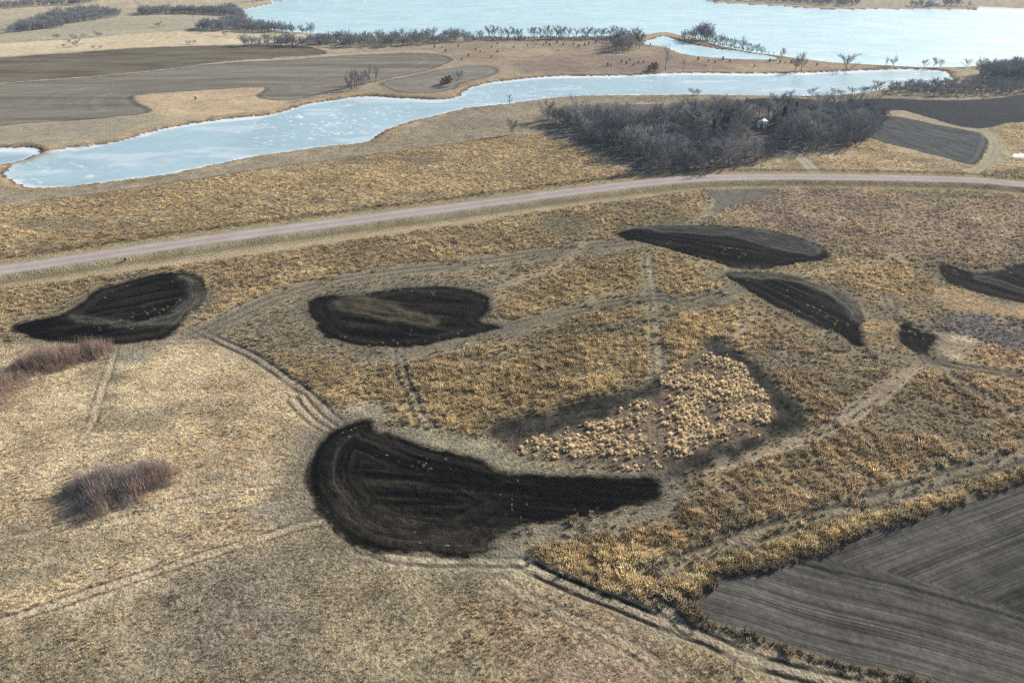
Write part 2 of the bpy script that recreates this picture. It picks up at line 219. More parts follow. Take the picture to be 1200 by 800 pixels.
AXIS = dict(a=((15,388),(230,340),4), b=((365,365),(585,383),4), c=((728,273),(960,303),3), d=((850,322),(1008,398),2), e=((1100,315),(1200,345),3), f=((1055,385),(1095,410),1), g=((362,545),(765,572),7))
def surface(X, Y, full=True):
    """height, colour, owner, tuft height, tuft cover of the land at ground points X, Y"""
    N = X.shape; R = np.hypot(X, Y)
    n1 = fbm(X / 3.1, Y / 3.1, 3, 3); n2 = fbm(X / 11, Y / 11, 5, 3); n3 = fbm(X / 45, Y / 45, 7, 3); ns = vn(X / .55, Y / .55, 9); lump = .65 * vn(X / .72, Y / .72, 15) + .35 * vn(X / 1.9, Y / 1.9, 16)
    z = (fbm(X / 80, Y / 80, 11, 2) - .5) * 1.6 + (fbm(X / 18, Y / 18, 13, 2) - .5) * .35 + (n1 - .5) * .12
    c = np.empty(N + (3,)); own = np.zeros(N, int); row = np.zeros(N + (3,)); th = np.zeros(N); tc = np.zeros(N)
    mix0 = (n3 * .6 + n2 * .4)[..., None]
    c[:] = np.array((.29, .25, .18)) * (1 - mix0) + np.array((.37, .31, .21)) * mix0
    for pts, ca, cb, ms, fe, h, cv in PRAIRIE:
        d = sdp(pts, X, Y, 30) + (n2 - .5) * fe * 2.2 + (n1 - .5) * fe
        w = sst(fe, -fe, d)
        k = w > 0.003
        if not k.any(): continue
        x, y = X[k], Y[k]
        m = fbm(x / ms, y / ms, 31, 4); m = np.clip((m - .5) * 2.3 + .5, 0, 1)
        q = m[..., None]; cc = np.array(ca) * (1 - q) + np.array(cb) * q
        wk = w[k][..., None]
        c[k] = c[k] * (1 - wk) + cc * wk; th[k] = th[k] * (1 - w[k]) + h * w[k]; tc[k] = tc[k] * (1 - w[k]) + cv * w[k]
    # weedy grey-green and rusty drifts through the prairie
    dr = sst(.58, .75, fbm(X / 16 + 40, Y / 9, 51, 4))[..., None] * (R < 330)[..., None]
    c[:] = c * (1 - .6 * dr) + np.array((.165, .152, .11)) * .6 * dr; th *= (1 - .45 * dr[..., 0])
    dr = sst(.6, .75, fbm(X / 12 + 9, Y / 12 + 70, 57, 3))[..., None] * (R < 330)[..., None]
    c[:] = c * (1 - .4 * dr) + np.array((.36, .275, .15)) * .4 * dr; th *= (1 + .3 * dr[..., 0])
    gl = c.mean(-1, keepdims=True); dr = sst(.57, .70, fbm(X / 3.4 + 21, Y / 2.6, 59, 4))[..., None] * (R < 240)[..., None]              # scrubby dark weeds and damp spots
    c[:] = c * (1 - .3 * dr) + np.array((.16, .13, .085)) * .3 * dr; gl = c.mean(-1, keepdims=True)
    c[:] = (gl + (c - gl) * .82) * np.array((1.02, 1.0, .95))
    c *= (1.2 + (n1 - .5) * .55 + (ns - .5) * .35)[..., None]

    c *= (1 - np.clip(tc, 0, 1) * .24 * sst(.65, .35, lump))[..., None]                  # litter between the tussocks, with shade of the gaps painted into its colour
    def lay(w, col, name=None, h=None, cv=None, thr=.5):
        wk = w[..., None]; c[:] = c * (1 - wk) + col * wk
        if name: own[w > thr] = OID[name]
        if cv is not None: tc[:] = tc * (1 - w) + cv * w
        if h is not None: th[:] = th * (1 - w) + h * w
    # grove floor: leaf litter
    d = sdp(GROVE, X, Y, 30) + (n2 - .5) * 10
    lay(sst(3, -3, d), (np.array((.13, .11, .085)) + (n2 * .08)[..., None]), None, .2, .2)
    # bank grasses round water
    wat = [('frozen_river', RIVER), ('frozen_pond', POND), ('frozen_inlet', INLET), ('frozen_lake', LAKE), ('frozen_puddle', PUDDLE)]
    SD = {}
    for nm, P in wat:
        SD[nm] = sdp(P, X, Y, 40, 3)
        d = SD[nm] + (n1 - .5) * (1.5 if nm == 'frozen_puddle' else 3) + (n2 - .5) * (.5 if nm == 'frozen_puddle' else 2.5)
        if nm != 'frozen_puddle':
            lay(sst(9, 3, d) * .7 * sst(-.2, 1.5, d), np.array((.36, .26, .15)) * (.6 + .8 * n1)[..., None], None, .4, .3)
            lay(sst(2.6, .8, d) * .85, np.array((.12, .085, .06)) * (.5 + n2)[..., None], None, .3, .2)
        z[:] = np.where(d < 14, z * sst(0, 14, d), z)
        z[:] -= .9 * sst(4, -.4, d)
        ins = d < 0
        flat = -.9
        z[ins] = flat
        fr = fbm(X[ins] / 22, Y[ins] / 22, 61, 4); di = -d[ins]
        base = np.array((.385, .535, .59)) if nm in ('frozen_river', 'frozen_pond') else np.array((.50, .725, .765))
        if nm == 'frozen_puddle': base = np.array((.42, .46, .49))
        ic = base * (.86 + .28 * fr)[..., None]
        edge = np.clip(sst(6.5, 1.0, di + (fbm(X[ins] / 9, Y[ins] / 9, 63, 2) - .5) * 7), 0, 1) * .9
        nside = sst(2, 8, sdp(P, X[ins], Y[ins] + 12, 40, 3)); north = .6 + .4 * sst(.3, .6, fbm(X[ins] / 60, Y[ins] / 60, 66, 2))
        edge = np.maximum(sst(3.2, .5, di + (fbm(X[ins] / 9, Y[ins] / 9, 63, 2) - .5) * 4) * .8, sst(15, 7, di + (fbm(X[ins] / 16, Y[ins] / 16, 64, 3) - .5) * 15) * nside)
        cr = np.abs(fbm(X[ins] / 26, Y[ins] / 14, 67, 4) - .5); crk = sst(.010, .003, cr) * sst(.38, .55, fbm(X[ins] / 50, Y[ins] / 50, 69, 2)) * .85
        cells = vn(X[ins] / 1.7, Y[ins] / 1.9, 71); sp = sst(.80, .88, cells) * sst(.42, .56, fbm(X[ins] / 40 + 5, Y[ins] / 25, 73, 2)) * (np.clip(sst(6, -10, sdp([(300,135),(400,116),(540,114),(560,100),(470,140),(360,165),(300,172)], X[ins], Y[ins], 20)) + .12, 0, 1) if 'river' in nm else .1)
        swirl = sst(.55, .72, fbm(X[ins] / 30 + 7, Y[ins] / 12, 77, 4)) * .35
        wv = np.clip(np.maximum.reduce([edge * north, crk, sp * .9, swirl]), 0, 1)[..., None]
        c[ins] = ic * (1 - wv) + np.array((.86, .90, .91)) * wv
        own[ins] = OID[nm]; tc[ins] = 0; th[ins] = 0
    # far fields
    for nm, P, ca, cb, sx, sy in (('far_brown_field', FIELDA, (.115,.098,.070), (.19,.165,.12), 30, 9), ('far_grey_field', FIELDB, (.15,.133,.105), (.25,.228,.19), 70, 8), ('lobed_grey_field', FIELDC, (.19,.175,.15), (.25,.23,.19), 30, 6)):
        d = sdp(P, X, Y, 30) + (n1 - .5) * 2; w = sst(.8, -.8, d)
        m = np.clip((fbm(X / sx, Y / sy, 81, 4) - .5) * 2 + .5 , 0, 1); st = vn(d / 2.2, X * 0, 83)
        cc = (np.array(ca) * (1 - m[..., None]) + np.array(cb) * m[..., None]) * (.88 + .24 * st)[..., None]
        cc = cc * (1 - .35 * sst(-5, -1, d))[..., None]
        lay(w, cc, nm, 0, 0)
        z[:] -= .25 * sst(1.5, -1.5, d)
    d = sdp(DARKF, X, Y, 30) + (n1 - .5) * 1.6; st = vn(Y / 1.6 + X * .12, X / 60, 85)
    lay(sst(.6, -.6, d), np.array((.022, .024, .028)) * (.75 + .5 * st + .35 * n2)[..., None], 'dark_plowed_field', 0, 0)
    d = sdp(STUBBLE, X, Y, 30) + (n1 - .5) * 1.2
    hd = sst(-6, -3, d); st = vn((X * .93 + Y * .37) / .9, (Y * .93 - X * .37) / 6, 87); st2 = vn(d / 1.3, X * 0, 89)
    cc = np.array((.03, .034, .037)) * (1 - (st * (1 - hd) + st2 * hd))[..., None] + np.array((.105, .112, .11)) * (st * (1 - hd) + st2 * hd)[..., None]
    cc = cc * (1 - .6 * sst(-2.2, -.6, d))[..., None]
    lay(sst(.5, -.5, d), cc, 'stubble_field', 0, 0)
    # wheel tracks pressed into the grass
    for P, gau, rw, rc, sw, scol, stg in TRACKS:
        o, al = line(P, X, Y)
        k = np.abs(o) < sw * 2 + 1
        if not k.any(): continue
        x, y = X[k], Y[k]; oo = o[k] + (vn(al[k] / 5, al[k] * 0, 93) - .5) * .5 + (n1[k] - .5) * .6
        brk = (.5 + .5 * sst(.3, .55, fbm(al[k] / 5 + 13, oo * .2, 95, 3))) * (.55 + .45 * stg) + .0
        ws = sst(sw * 1.25, sw * .55, np.abs(oo)) * stg * .95 * brk
        wr = sst(rw * 1.3, rw * .5, np.abs(np.abs(oo) - gau)) * stg * brk * sst(.15, .5, vn(x / 1.1, y / 1.1, 97) + .25)
        ck = c[k]; ck = ck * (1 - ws[:, None]) + np.array(scol) * (.75 + .5 * n1[k])[:, None] * ws[:, None]
        ck = ck * (1 - wr[:, None]) + np.array(rc) * wr[:, None]; c[k] = ck
        z[k] -= .07 * wr; tc[k] *= (1 - np.clip(ws * 1.3, 0, 1)); tc[k] *= (1 - wr)
    # pale flattened strip, mown patch
    d = sdp(PALESTRIP, X, Y, 20) + (n1 - .5) * 2.5
    lay(sst(1.2, -1.2, d) * .9, np.array((.30, .275, .19)) * (.7 + .6 * n1)[..., None] * (.85 + .3 * vn(d / .5, X * 0, 101))[..., None], None, .2, .25)
    d = sdp(MOWN, X, Y, 20) + (n1 - .5) * 3
    lay(sst(1.5, -1.5, d) * .9, np.array((.15, .15, .125)) * (.7 + .6 * vn(d / 1.1, X * 0, 103))[..., None], 'mown_patch', .2, .15)
    # cattail slough and scraped strips
    d = sdp(CATT, X, Y, 20) + (n1 - .5) * 4
    lay(sst(2, -1, d) * .9, np.array((.15, .115, .085)) * (.6 + .9 * n1)[..., None], None, .3, .15)
    dn = sst(.42, .58, fbm(X / 4, Y / 4, 301, 3)) * np.maximum(sst(1, -2, sdp(DENSE[0], X, Y, 10)), sst(1, -2, sdp(DENSE[1], X, Y, 10)))
    lay(dn * .8, np.array((.47, .375, .255)) * (.5 + n1)[..., None], None, .55, .85)
    for nm, P in (('scraped_strip_1', SCRAPE1), ('scraped_strip_2', SCRAPE2)):
        d = sdp(P, X, Y, 20) + (n1 - .5) * 3 + (n2 - .5) * 2
        lay(sst(1.6, -1.2, d), np.array((.05, .047, .04)) * (.25 + 1.4 * n1 * (.6 + .8 * ns))[..., None] * (.7 + .6 * vn(d / .8, X * 0, 105))[..., None], nm, .3, .22)
    # freshly tilled black patches, worked in rounds that follow the outline
    for kk, P in TILL.items():
        d0 = sdp(P, X, Y, 12); k = d0 < 8
        if not k.any(): continue
        x, y = X[k], Y[k]; d = d0[k] + (n1[k] - .5) * 1.9 + (ns[k] - .5) * .5 + (n2[k] - .5) * 1.6; (p0, p1, rim_w) = AXIS[kk]
        a0 = G(*p0); a1 = G(*p1); LL = math.hypot(a1[0] - a0[0], a1[1] - a0[1]); ux, uy = (a1[0] - a0[0]) / LL, (a1[1] - a0[1]) / LL
        cr = -(x - a0[0]) * uy + (y - a0[1]) * ux + (n3[k] - .5) * 2; al = (x - a0[0]) * ux + (y - a0[1]) * uy
        rd = sst(-rim_w - 3, -rim_w + 2, d0[k] + (n2[k] - .5) * 6) * (sst(48, 15, al) if kk == 'g' else 1)
        df = d0[k] + (n1[k] - .5) * .2 + (n3[k] - .5) * 2.0
        if kk == 'f': d = d + (n1[k] - .5) * 3 + (fbm(x / 1.2, y / 1.2, 109, 2) - .5) * 2.5
        per = .75 if kk == 'g' else 1.1
        f1 = vn(df / per, al / 25, 111) * rd + vn(cr / per, al / 14, 112) * (1 - rd); f2 = vn(df / 2.6, al / 12, 113) * rd + vn(cr / 2.6, al / 18, 114) * (1 - rd); clod = fbm(x / .7, y / .7, 115, 2)
        ins = sst(.8, -.6, d)
        gr = np.clip(.08 + .75 * (f1 - .45) + .35 * (f2 - .5) + .5 * (n2[k] - .5), 0, 1)
        cc = np.array((.0048, .0046, .0044)) * (1 - gr[:, None]) + np.array((.052, .046, .036)) * gr[:, None]
        cc *= (.6 + .8 * clod)[:, None]
        ck = c[k]; rim = sst(7, .3, d) * .85 * sst(.25, .65, n2[k] * .6 + ns[k] * .4)                        # dirt thrown and driven over the margin
        ck = ck * (1 - rim[:, None]) + np.array((.15, .135, .105)) * rim[:, None]
        straw = sst(.86, .95, vn(x / .45, y / .45, 117)) * sst(.5, .7, fbm(x / 6, y / 6, 119, 2)) * .55
        cc = cc * (1 - straw[:, None]) + np.array((.33, .29, .21)) * straw[:, None]
        c[k] = ck * (1 - ins[:, None]) + cc * ins[:, None]
        o = own[k]; o[ins > .5] = OID['tilled_patch_' + kk]; own[k] = o
        rk = row[k]; on = ins > .2; rk[on] = np.stack([np.where(rd > .5, df, cr), al, x * 0 + 3], 1)[on]; row[k] = rk
        z[k] += ins * ((f1 - .5) * .22 + (clod - .5) * .18 - .1)
        tc[k] *= (1 - ins) * (1 - rim * .8); th[k] *= (1 - .5 * rim)
    # less-worked residue inside the tilled patches
    for P, fe, col, stg in (([(84,366),(160,375),(198,366),(219,348),(222,333),(212,322),(234,328),(238,345),(222,366),(205,380),(150,381),(90,374)], 2.0, (.13,.125,.1), .65),
                       ([(392,350),(425,345),(470,357),(514,372),(492,378),(440,369),(402,362)], 2.0, (.105,.092,.062), .85),
                       ([(735,267),(800,265),(860,265.5),(905,270),(945,281),(967,292),(958,297),(925,295),(885,284),(855,276),(800,273)], 1.5, (.10,.10,.095), .8),
                       ([(850,320),(883,318.5),(927,323),(967,337),(997,351),(1012,372),(1006,378),(985,356),(950,337),(917,327),(885,326)], 1.5, (.13,.125,.1), .75),
                       ([(1143,320),(1175,328),(1200,336),(1205,342),(1170,333),(1140,324)], 1.0, (.1,.1,.09), .6),
                       ([(580,640),(598,626),(645,613),(720,602),(772,590),(800,580),(790,600),(700,619),(640,634),(618,656),(586,650)], 1.5, (.2,.18,.135), .8),
                       ([(395,560),(430,590),(500,610),(560,625),(530,640),(450,625),(400,600)], 3.0, (.075,.066,.05), .55)):
        d = sdp(P, X, Y, 15) + (n1 - .5) * 3.5
        w = sst(fe, -fe, d) * stg
        wk = w * (.55 + .9 * (vn(d / .7, X * 0, 121) - .4)); wk = np.clip(wk, 0, 1)[..., None]
        c[:] = c * (1 - wk) + np.array(col) * (.6 + .8 * n1)[..., None] * wk; tc[:] *= (1 - .85 * sst(fe, -fe, d))
    # harvested field, bottom right
    d0 = sdp(HARV, X, Y, 15); k = d0 < 8
    if k.any():
        x, y = X[k], Y[k]; d = d0[k] + (n1[k] - .5) * 1.2
        a = G(900, 700); b = G(1200, 590); L = math.hypot(b[0] - a[0], b[1] - a[1]); ux, uy = (b[0] - a[0]) / L, (b[1] - a[1]) / L
        cr = -(x - a[0]) * uy + (y - a[1]) * ux + (n3[k] - .5) * .8; al = (x - a[0]) * ux + (y - a[1]) * uy
        lo, _ = line([(800,716),(840,727),(883,740),(933,757),(987,772),(1083,797),(1200,835)], x, y, 60)
        lo = np.abs(lo)
        hd = sst(17, 13, lo + (n2[k] - .5) * 2)
        crs = cr * (1 - hd) + lo * hd
        s1 = vn(crs / .38, al / 40, 131); s2 = vn(crs / 1.5, al / 60, 133); s3 = vn(crs / 6, al / 90, 135)
        t = np.clip(.42 + .4 * (s1 - .5) + .45 * (s2 - .5) + .4 * (s3 - .5) + .45 * (n2[k] - .5) + .35 * (n1[k] - .5), 0, 1)
        cc = np.array((.027, .026, .0245)) * (1 - t[:, None]) + np.array((.138, .130, .115)) * t[:, None]
        hl = sst(.5, .15, np.abs(lo - 15)) * .5 + sst(.4, .1, np.abs(lo - 8.2)) * .4
        cc *= (1 - hl)[:, None]; cc *= (.8 + .4 * ns[k])[:, None]
        w = sst(.5, -.5, d); ck = c[k]; rim = sst(2.5, .2, d) * .75
        ck = ck * (1 - rim[:, None]) + np.array((.075, .065, .05)) * rim[:, None]
        c[k] = ck * (1 - w[:, None]) + cc * w[:, None]
        o = own[k]; o[w > .5] = OID['harvested_field']; own[k] = o
        row[k] = np.stack([crs, np.where(hd > .5, x, al), hd > .5], 1)
        tc[k] *= (1 - w); z[k] = z[k] * (1 - w) + (z[k] - .15 + (s1 - .5) * .05 + (s2 - .5) * .05) * w
    # roads
    def road(P, hw, col, name, raise_, soft, ditch=None, cen=None):
        o, al = line(P, X, Y, 16); oo = np.abs(o + (n1 - .5) * soft)
        if ditch:
            w = sst(13, 9, oo) * sst(2, 5, oo)
            wk = w[..., None] * .8; c[:] = c * (1 - wk) + np.array(ditch) * (.7 + .6 * n1)[..., None] * wk; tc[:] *= (1 - .85 * sst(11, 8, oo)); th[:] = th * (1 - .6 * sst(12, 8, oo))
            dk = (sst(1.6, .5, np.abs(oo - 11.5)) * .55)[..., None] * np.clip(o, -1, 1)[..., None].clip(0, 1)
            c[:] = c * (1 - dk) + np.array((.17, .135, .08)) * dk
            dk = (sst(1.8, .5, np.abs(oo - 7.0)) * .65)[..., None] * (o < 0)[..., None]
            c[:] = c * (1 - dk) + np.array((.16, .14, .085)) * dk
            z[:] = z * (1 - sst(20, 10, oo) * .7)
            z[:] += raise_ * sst(hw + 2.5, hw - .3, oo) - .35 * sst(4, 1.5, np.abs(oo - hw - 4.5))
        w = sst(hw + soft * .4, hw - soft * .4, oo)
        tr = sst(.9, .3, np.abs(np.abs(o + .3 * (n3 - .5)) - hw * .5)) * .2 + (n2 - .5) * .2 - .15 * sst(.75, 1.0, np.abs(o) / hw)
        lay(w, np.array(col) * (.9 + .2 * n1 + .1 * (ns - .5) + tr)[..., None], name, 0, 0)
    road(PATH, 2.3, (.36, .29, .195), 'field_path', 0, 1.6)
    road(DRIVE2, 2.2, (.33, .29, .20), 'farm_track', 0, 1.8)
    road(DRIVE, 2.6, (.34, .30, .235), 'driveway', 0, 1.4)
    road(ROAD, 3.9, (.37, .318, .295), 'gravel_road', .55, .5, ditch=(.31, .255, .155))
    th *= (.6 + .4 * n2) * (.45 + 1.1 * lump)
    if full == 'row': return z, np.clip(c, .004, .95), own, row
    return z, np.clip(c, .004, .95), own, th, np.clip(tc, 0, 1)

# ------------------------------------------------------------------ materials
def mat_new(name):
    m = bpy.data.materials.new(name); m.use_nodes = True; nt = m.node_tree
    return m, nt, nt.nodes['Principled BSDF']
def nd(nt, t, **kw):
    n = nt.nodes.new(t)
    for k, v in kw.items(): setattr(n, k, v)
    return n
def ground_mat(name, rough=1.0, spec=0.0, s1=2.2, lo=.7, hi=1.3, bump=.12, bscale=6.0, bdist=.2, rows=None):
    m, nt, b = mat_new(name); lk = nt.links.new
    at = nd(nt, 'ShaderNodeAttribute', attribute_name='col'); geo = nd(nt, 'ShaderNodeNewGeometry')
    no = nd(nt, 'ShaderNodeTexNoise'); no.inputs['Scale'].default_value = s1; no.inputs['Detail'].default_value = 4; no.inputs['Roughness'].default_value = .65
    lk(geo.outputs['Position'], no.inputs['Vector'])
    mr = nd(nt, 'ShaderNodeMapRange'); mr.inputs['From Min'].default_value = .3; mr.inputs['From Max'].default_value = .7; mr.inputs['To Min'].default_value = lo; mr.inputs['To Max'].default_value = hi
    lk(no.outputs['Fac'], mr.inputs['Value'])
    mx = nd(nt, 'ShaderNodeVectorMath', operation='SCALE'); lk(at.outputs['Color'], mx.inputs[0]); lk(mr.outputs[0], mx.inputs['Scale'])
    if rows:                                             # furrow lines follow the passes of the machine
        ra = nd(nt, 'ShaderNodeAttribute', attribute_name='row'); sv = nd(nt, 'ShaderNodeVectorMath', operation='MULTIPLY'); sv.inputs[1].default_value = (1 / rows[0], 1 / rows[1], 5)
        rn = nd(nt, 'ShaderNodeTexNoise'); rn.inputs['Scale'].default_value = 1; rn.inputs['Detail'].default_value = 3; lk(ra.outputs['Vector'], sv.inputs[0]); lk(sv.outputs[0], rn.inputs['Vector'])
        rm = nd(nt, 'ShaderNodeMapRange'); rm.inputs['From Min'].default_value = .33; rm.inputs['From Max'].default_value = .67; rm.inputs['To Min'].default_value = rows[2]; rm.inputs['To Max'].default_value = rows[3]; lk(rn.outputs['Fac'], rm.inputs['Value'])
        m2 = nd(nt, 'ShaderNodeVectorMath', operation='SCALE'); lk(mx.outputs[0], m2.inputs[0]); lk(rm.outputs[0], m2.inputs['Scale']); mx = m2
    lk(mx.outputs[0], b.inputs['Base Color'])
    b.inputs['Roughness'].default_value = rough; b.inputs['Specular IOR Level'].default_value = spec
    if bump > 0:
        n2 = nd(nt, 'ShaderNodeTexNoise'); n2.inputs['Scale'].default_value = bscale; n2.inputs['Detail'].default_value = 3; lk(geo.outputs['Position'], n2.inputs['Vector'])
        bp = nd(nt, 'ShaderNodeBump'); bp.inputs['Strength'].default_value = bump; bp.inputs['Distance'].default_value = bdist
        lk(n2.outputs['Fac'], bp.inputs['Height']); lk(bp.outputs[0], b.inputs['Normal'])
    return m
M_SOD = ground_mat('grass_sod', s1=1.6, lo=.62, hi=1.38, bump=.7, bscale=2.2, bdist=.35)
M_SOIL = ground_mat('bare_soil', rough=1.0, spec=.04, s1=2.0, lo=.65, hi=1.35, bump=.7, bscale=2.6, bdist=.25)
M_ROWS = ground_mat('row_stubble', s1=3.0, lo=.8, hi=1.2, bump=.25, bscale=3.5, bdist=.15, rows=(.30, 30, .62, 1.38))
M_TILL = ground_mat('tilled_soil', rough=1.0, spec=.03, s1=2.4, lo=.6, hi=1.45, bump=.6, bscale=3.2, bdist=.25, rows=(.45, 7, .6, 1.45))
M_GRAVEL = ground_mat('gravel', s1=3.0, lo=.85, hi=1.15, bump=.15, bscale=8)
M_ICE = ground_mat('lake_ice', rough=.32, spec=.5, s1=.35, lo=.93, hi=1.07, bump=.04, bscale=.8, bdist=.1)
def inst_mat(name, transl=.35, rough=.9):
    """colour handed over by each scattered tuft"""
    m, nt, b = mat_new(name); lk = nt.links.new
    at = nd(nt, 'ShaderNodeAttribute', attribute_name='col', attribute_type='INSTANCER')
    df = nd(nt, 'ShaderNodeBsdfDiffuse'); tr = nd(nt, 'ShaderNodeBsdfTranslucent'); mx = nd(nt, 'ShaderNodeMixShader'); mx.inputs[0].default_value = transl
    lk(at.outputs['Color'], df.inputs[0]); lk(at.outputs['Color'], tr.inputs[0]); lk(df.outputs[0], mx.inputs[1]); lk(tr.outputs[0], mx.inputs[2])
    lk(mx.outputs[0], nt.nodes['Material Output'].inputs[0]); nt.nodes.remove(b); return m
def leaf_mat(name, col, var=.25, transl=.25, rough=.9, scale=.6):
    m, nt, b = mat_new(name); lk = nt.links.new
    oi = nd(nt, 'ShaderNodeObjectInfo'); geo = nd(nt, 'ShaderNodeNewGeometry')
    no = nd(nt, 'ShaderNodeTexNoise'); no.inputs['Scale'].default_value = scale; no.inputs['Detail'].default_value = 2; lk(geo.outputs['Position'], no.inputs['Vector'])
    ad = nd(nt, 'ShaderNodeMath', operation='ADD'); lk(oi.outputs['Random'], ad.inputs[0]); lk(no.outputs['Fac'], ad.inputs[1])
    mr = nd(nt, 'ShaderNodeMapRange'); mr.inputs['From Min'].default_value = .3; mr.inputs['From Max'].default_value = 1.7; mr.inputs['To Min'].default_value = 1 - var; mr.inputs['To Max'].default_value = 1 + var
    lk(ad.outputs[0], mr.inputs['Value'])
    rgb = nd(nt, 'ShaderNodeRGB'); rgb.outputs[0].default_value = (*col, 1)
    sc = nd(nt, 'ShaderNodeVectorMath', operation='SCALE'); lk(rgb.outputs[0], sc.inputs[0]); lk(mr.outputs[0], sc.inputs['Scale'])
    df = nd(nt, 'ShaderNodeBsdfDiffuse'); tr = nd(nt, 'ShaderNodeBsdfTranslucent'); mx = nd(nt, 'ShaderNodeMixShader'); mx.inputs[0].default_value = transl
    lk(sc.outputs[0], df.inputs[0]); lk(sc.outputs[0], tr.inputs[0]); lk(df.outputs[0], mx.inputs[1]); lk(tr.outputs[0], mx.inputs[2])
    lk(mx.outputs[0], nt.nodes['Material Output'].inputs[0]); nt.nodes.remove(b); return m
def paint_mat(name, col, rough=.6, metal=0.0, var=.12):
    m, nt, b = mat_new(name); lk = nt.links.new
    geo = nd(nt, 'ShaderNodeNewGeometry'); no = nd(nt, 'ShaderNodeTexNoise'); no.inputs['Scale'].default_value = 1.5; no.inputs['Detail'].default_value = 5; lk(geo.outputs['Position'], no.inputs['Vector'])
    mr = nd(nt, 'ShaderNodeMapRange'); mr.inputs['To Min'].default_value = 1 - var; mr.inputs['To Max'].default_value = 1 + var; lk(no.outputs['Fac'], mr.inputs['Value'])
    rgb = nd(nt, 'ShaderNodeRGB'); rgb.outputs[0].default_value = (*col, 1)
    sc = nd(nt, 'ShaderNodeVectorMath', operation='SCALE'); lk(rgb.outputs[0], sc.inputs[0]); lk(mr.outputs[0], sc.inputs['Scale'])
    lk(sc.outputs[0], b.inputs['Base Color']); b.inputs['Roughness'].default_value = rough; b.inputs['Metallic'].default_value = metal; return m
M_BARK = leaf_mat('grey_bark', (.25, .24, .23), .4, 0)
M_TWIG = leaf_mat('winter_twigs', (.225, .23, .24), .68, .06)
M_TWIGB = leaf_mat('pale_twigs', (.36, .355, .345), .5, .04)
M_WILLOW = leaf_mat('willow_stems', (.39, .295, .25), .5, .25, scale=.6)
M_CEDAR = leaf_mat('cedar_foliage', (.05, .055, .035), .3, .1)
M_CEDARR = leaf_mat('winter_cedar_foliage', (.085, .06, .045), .3, .1)
M_CATT = leaf_mat('dry_cattail', (.80, .68, .47), .35, .45)
M_GRASS = inst_mat('dry_grass_blades', .35)
M_STUFFT = leaf_mat('far_wood_twigs', (.27, .275, .29), .3, .1, scale=.05)  # distance haze painted into the twig colour: paler and cooler than near twigs

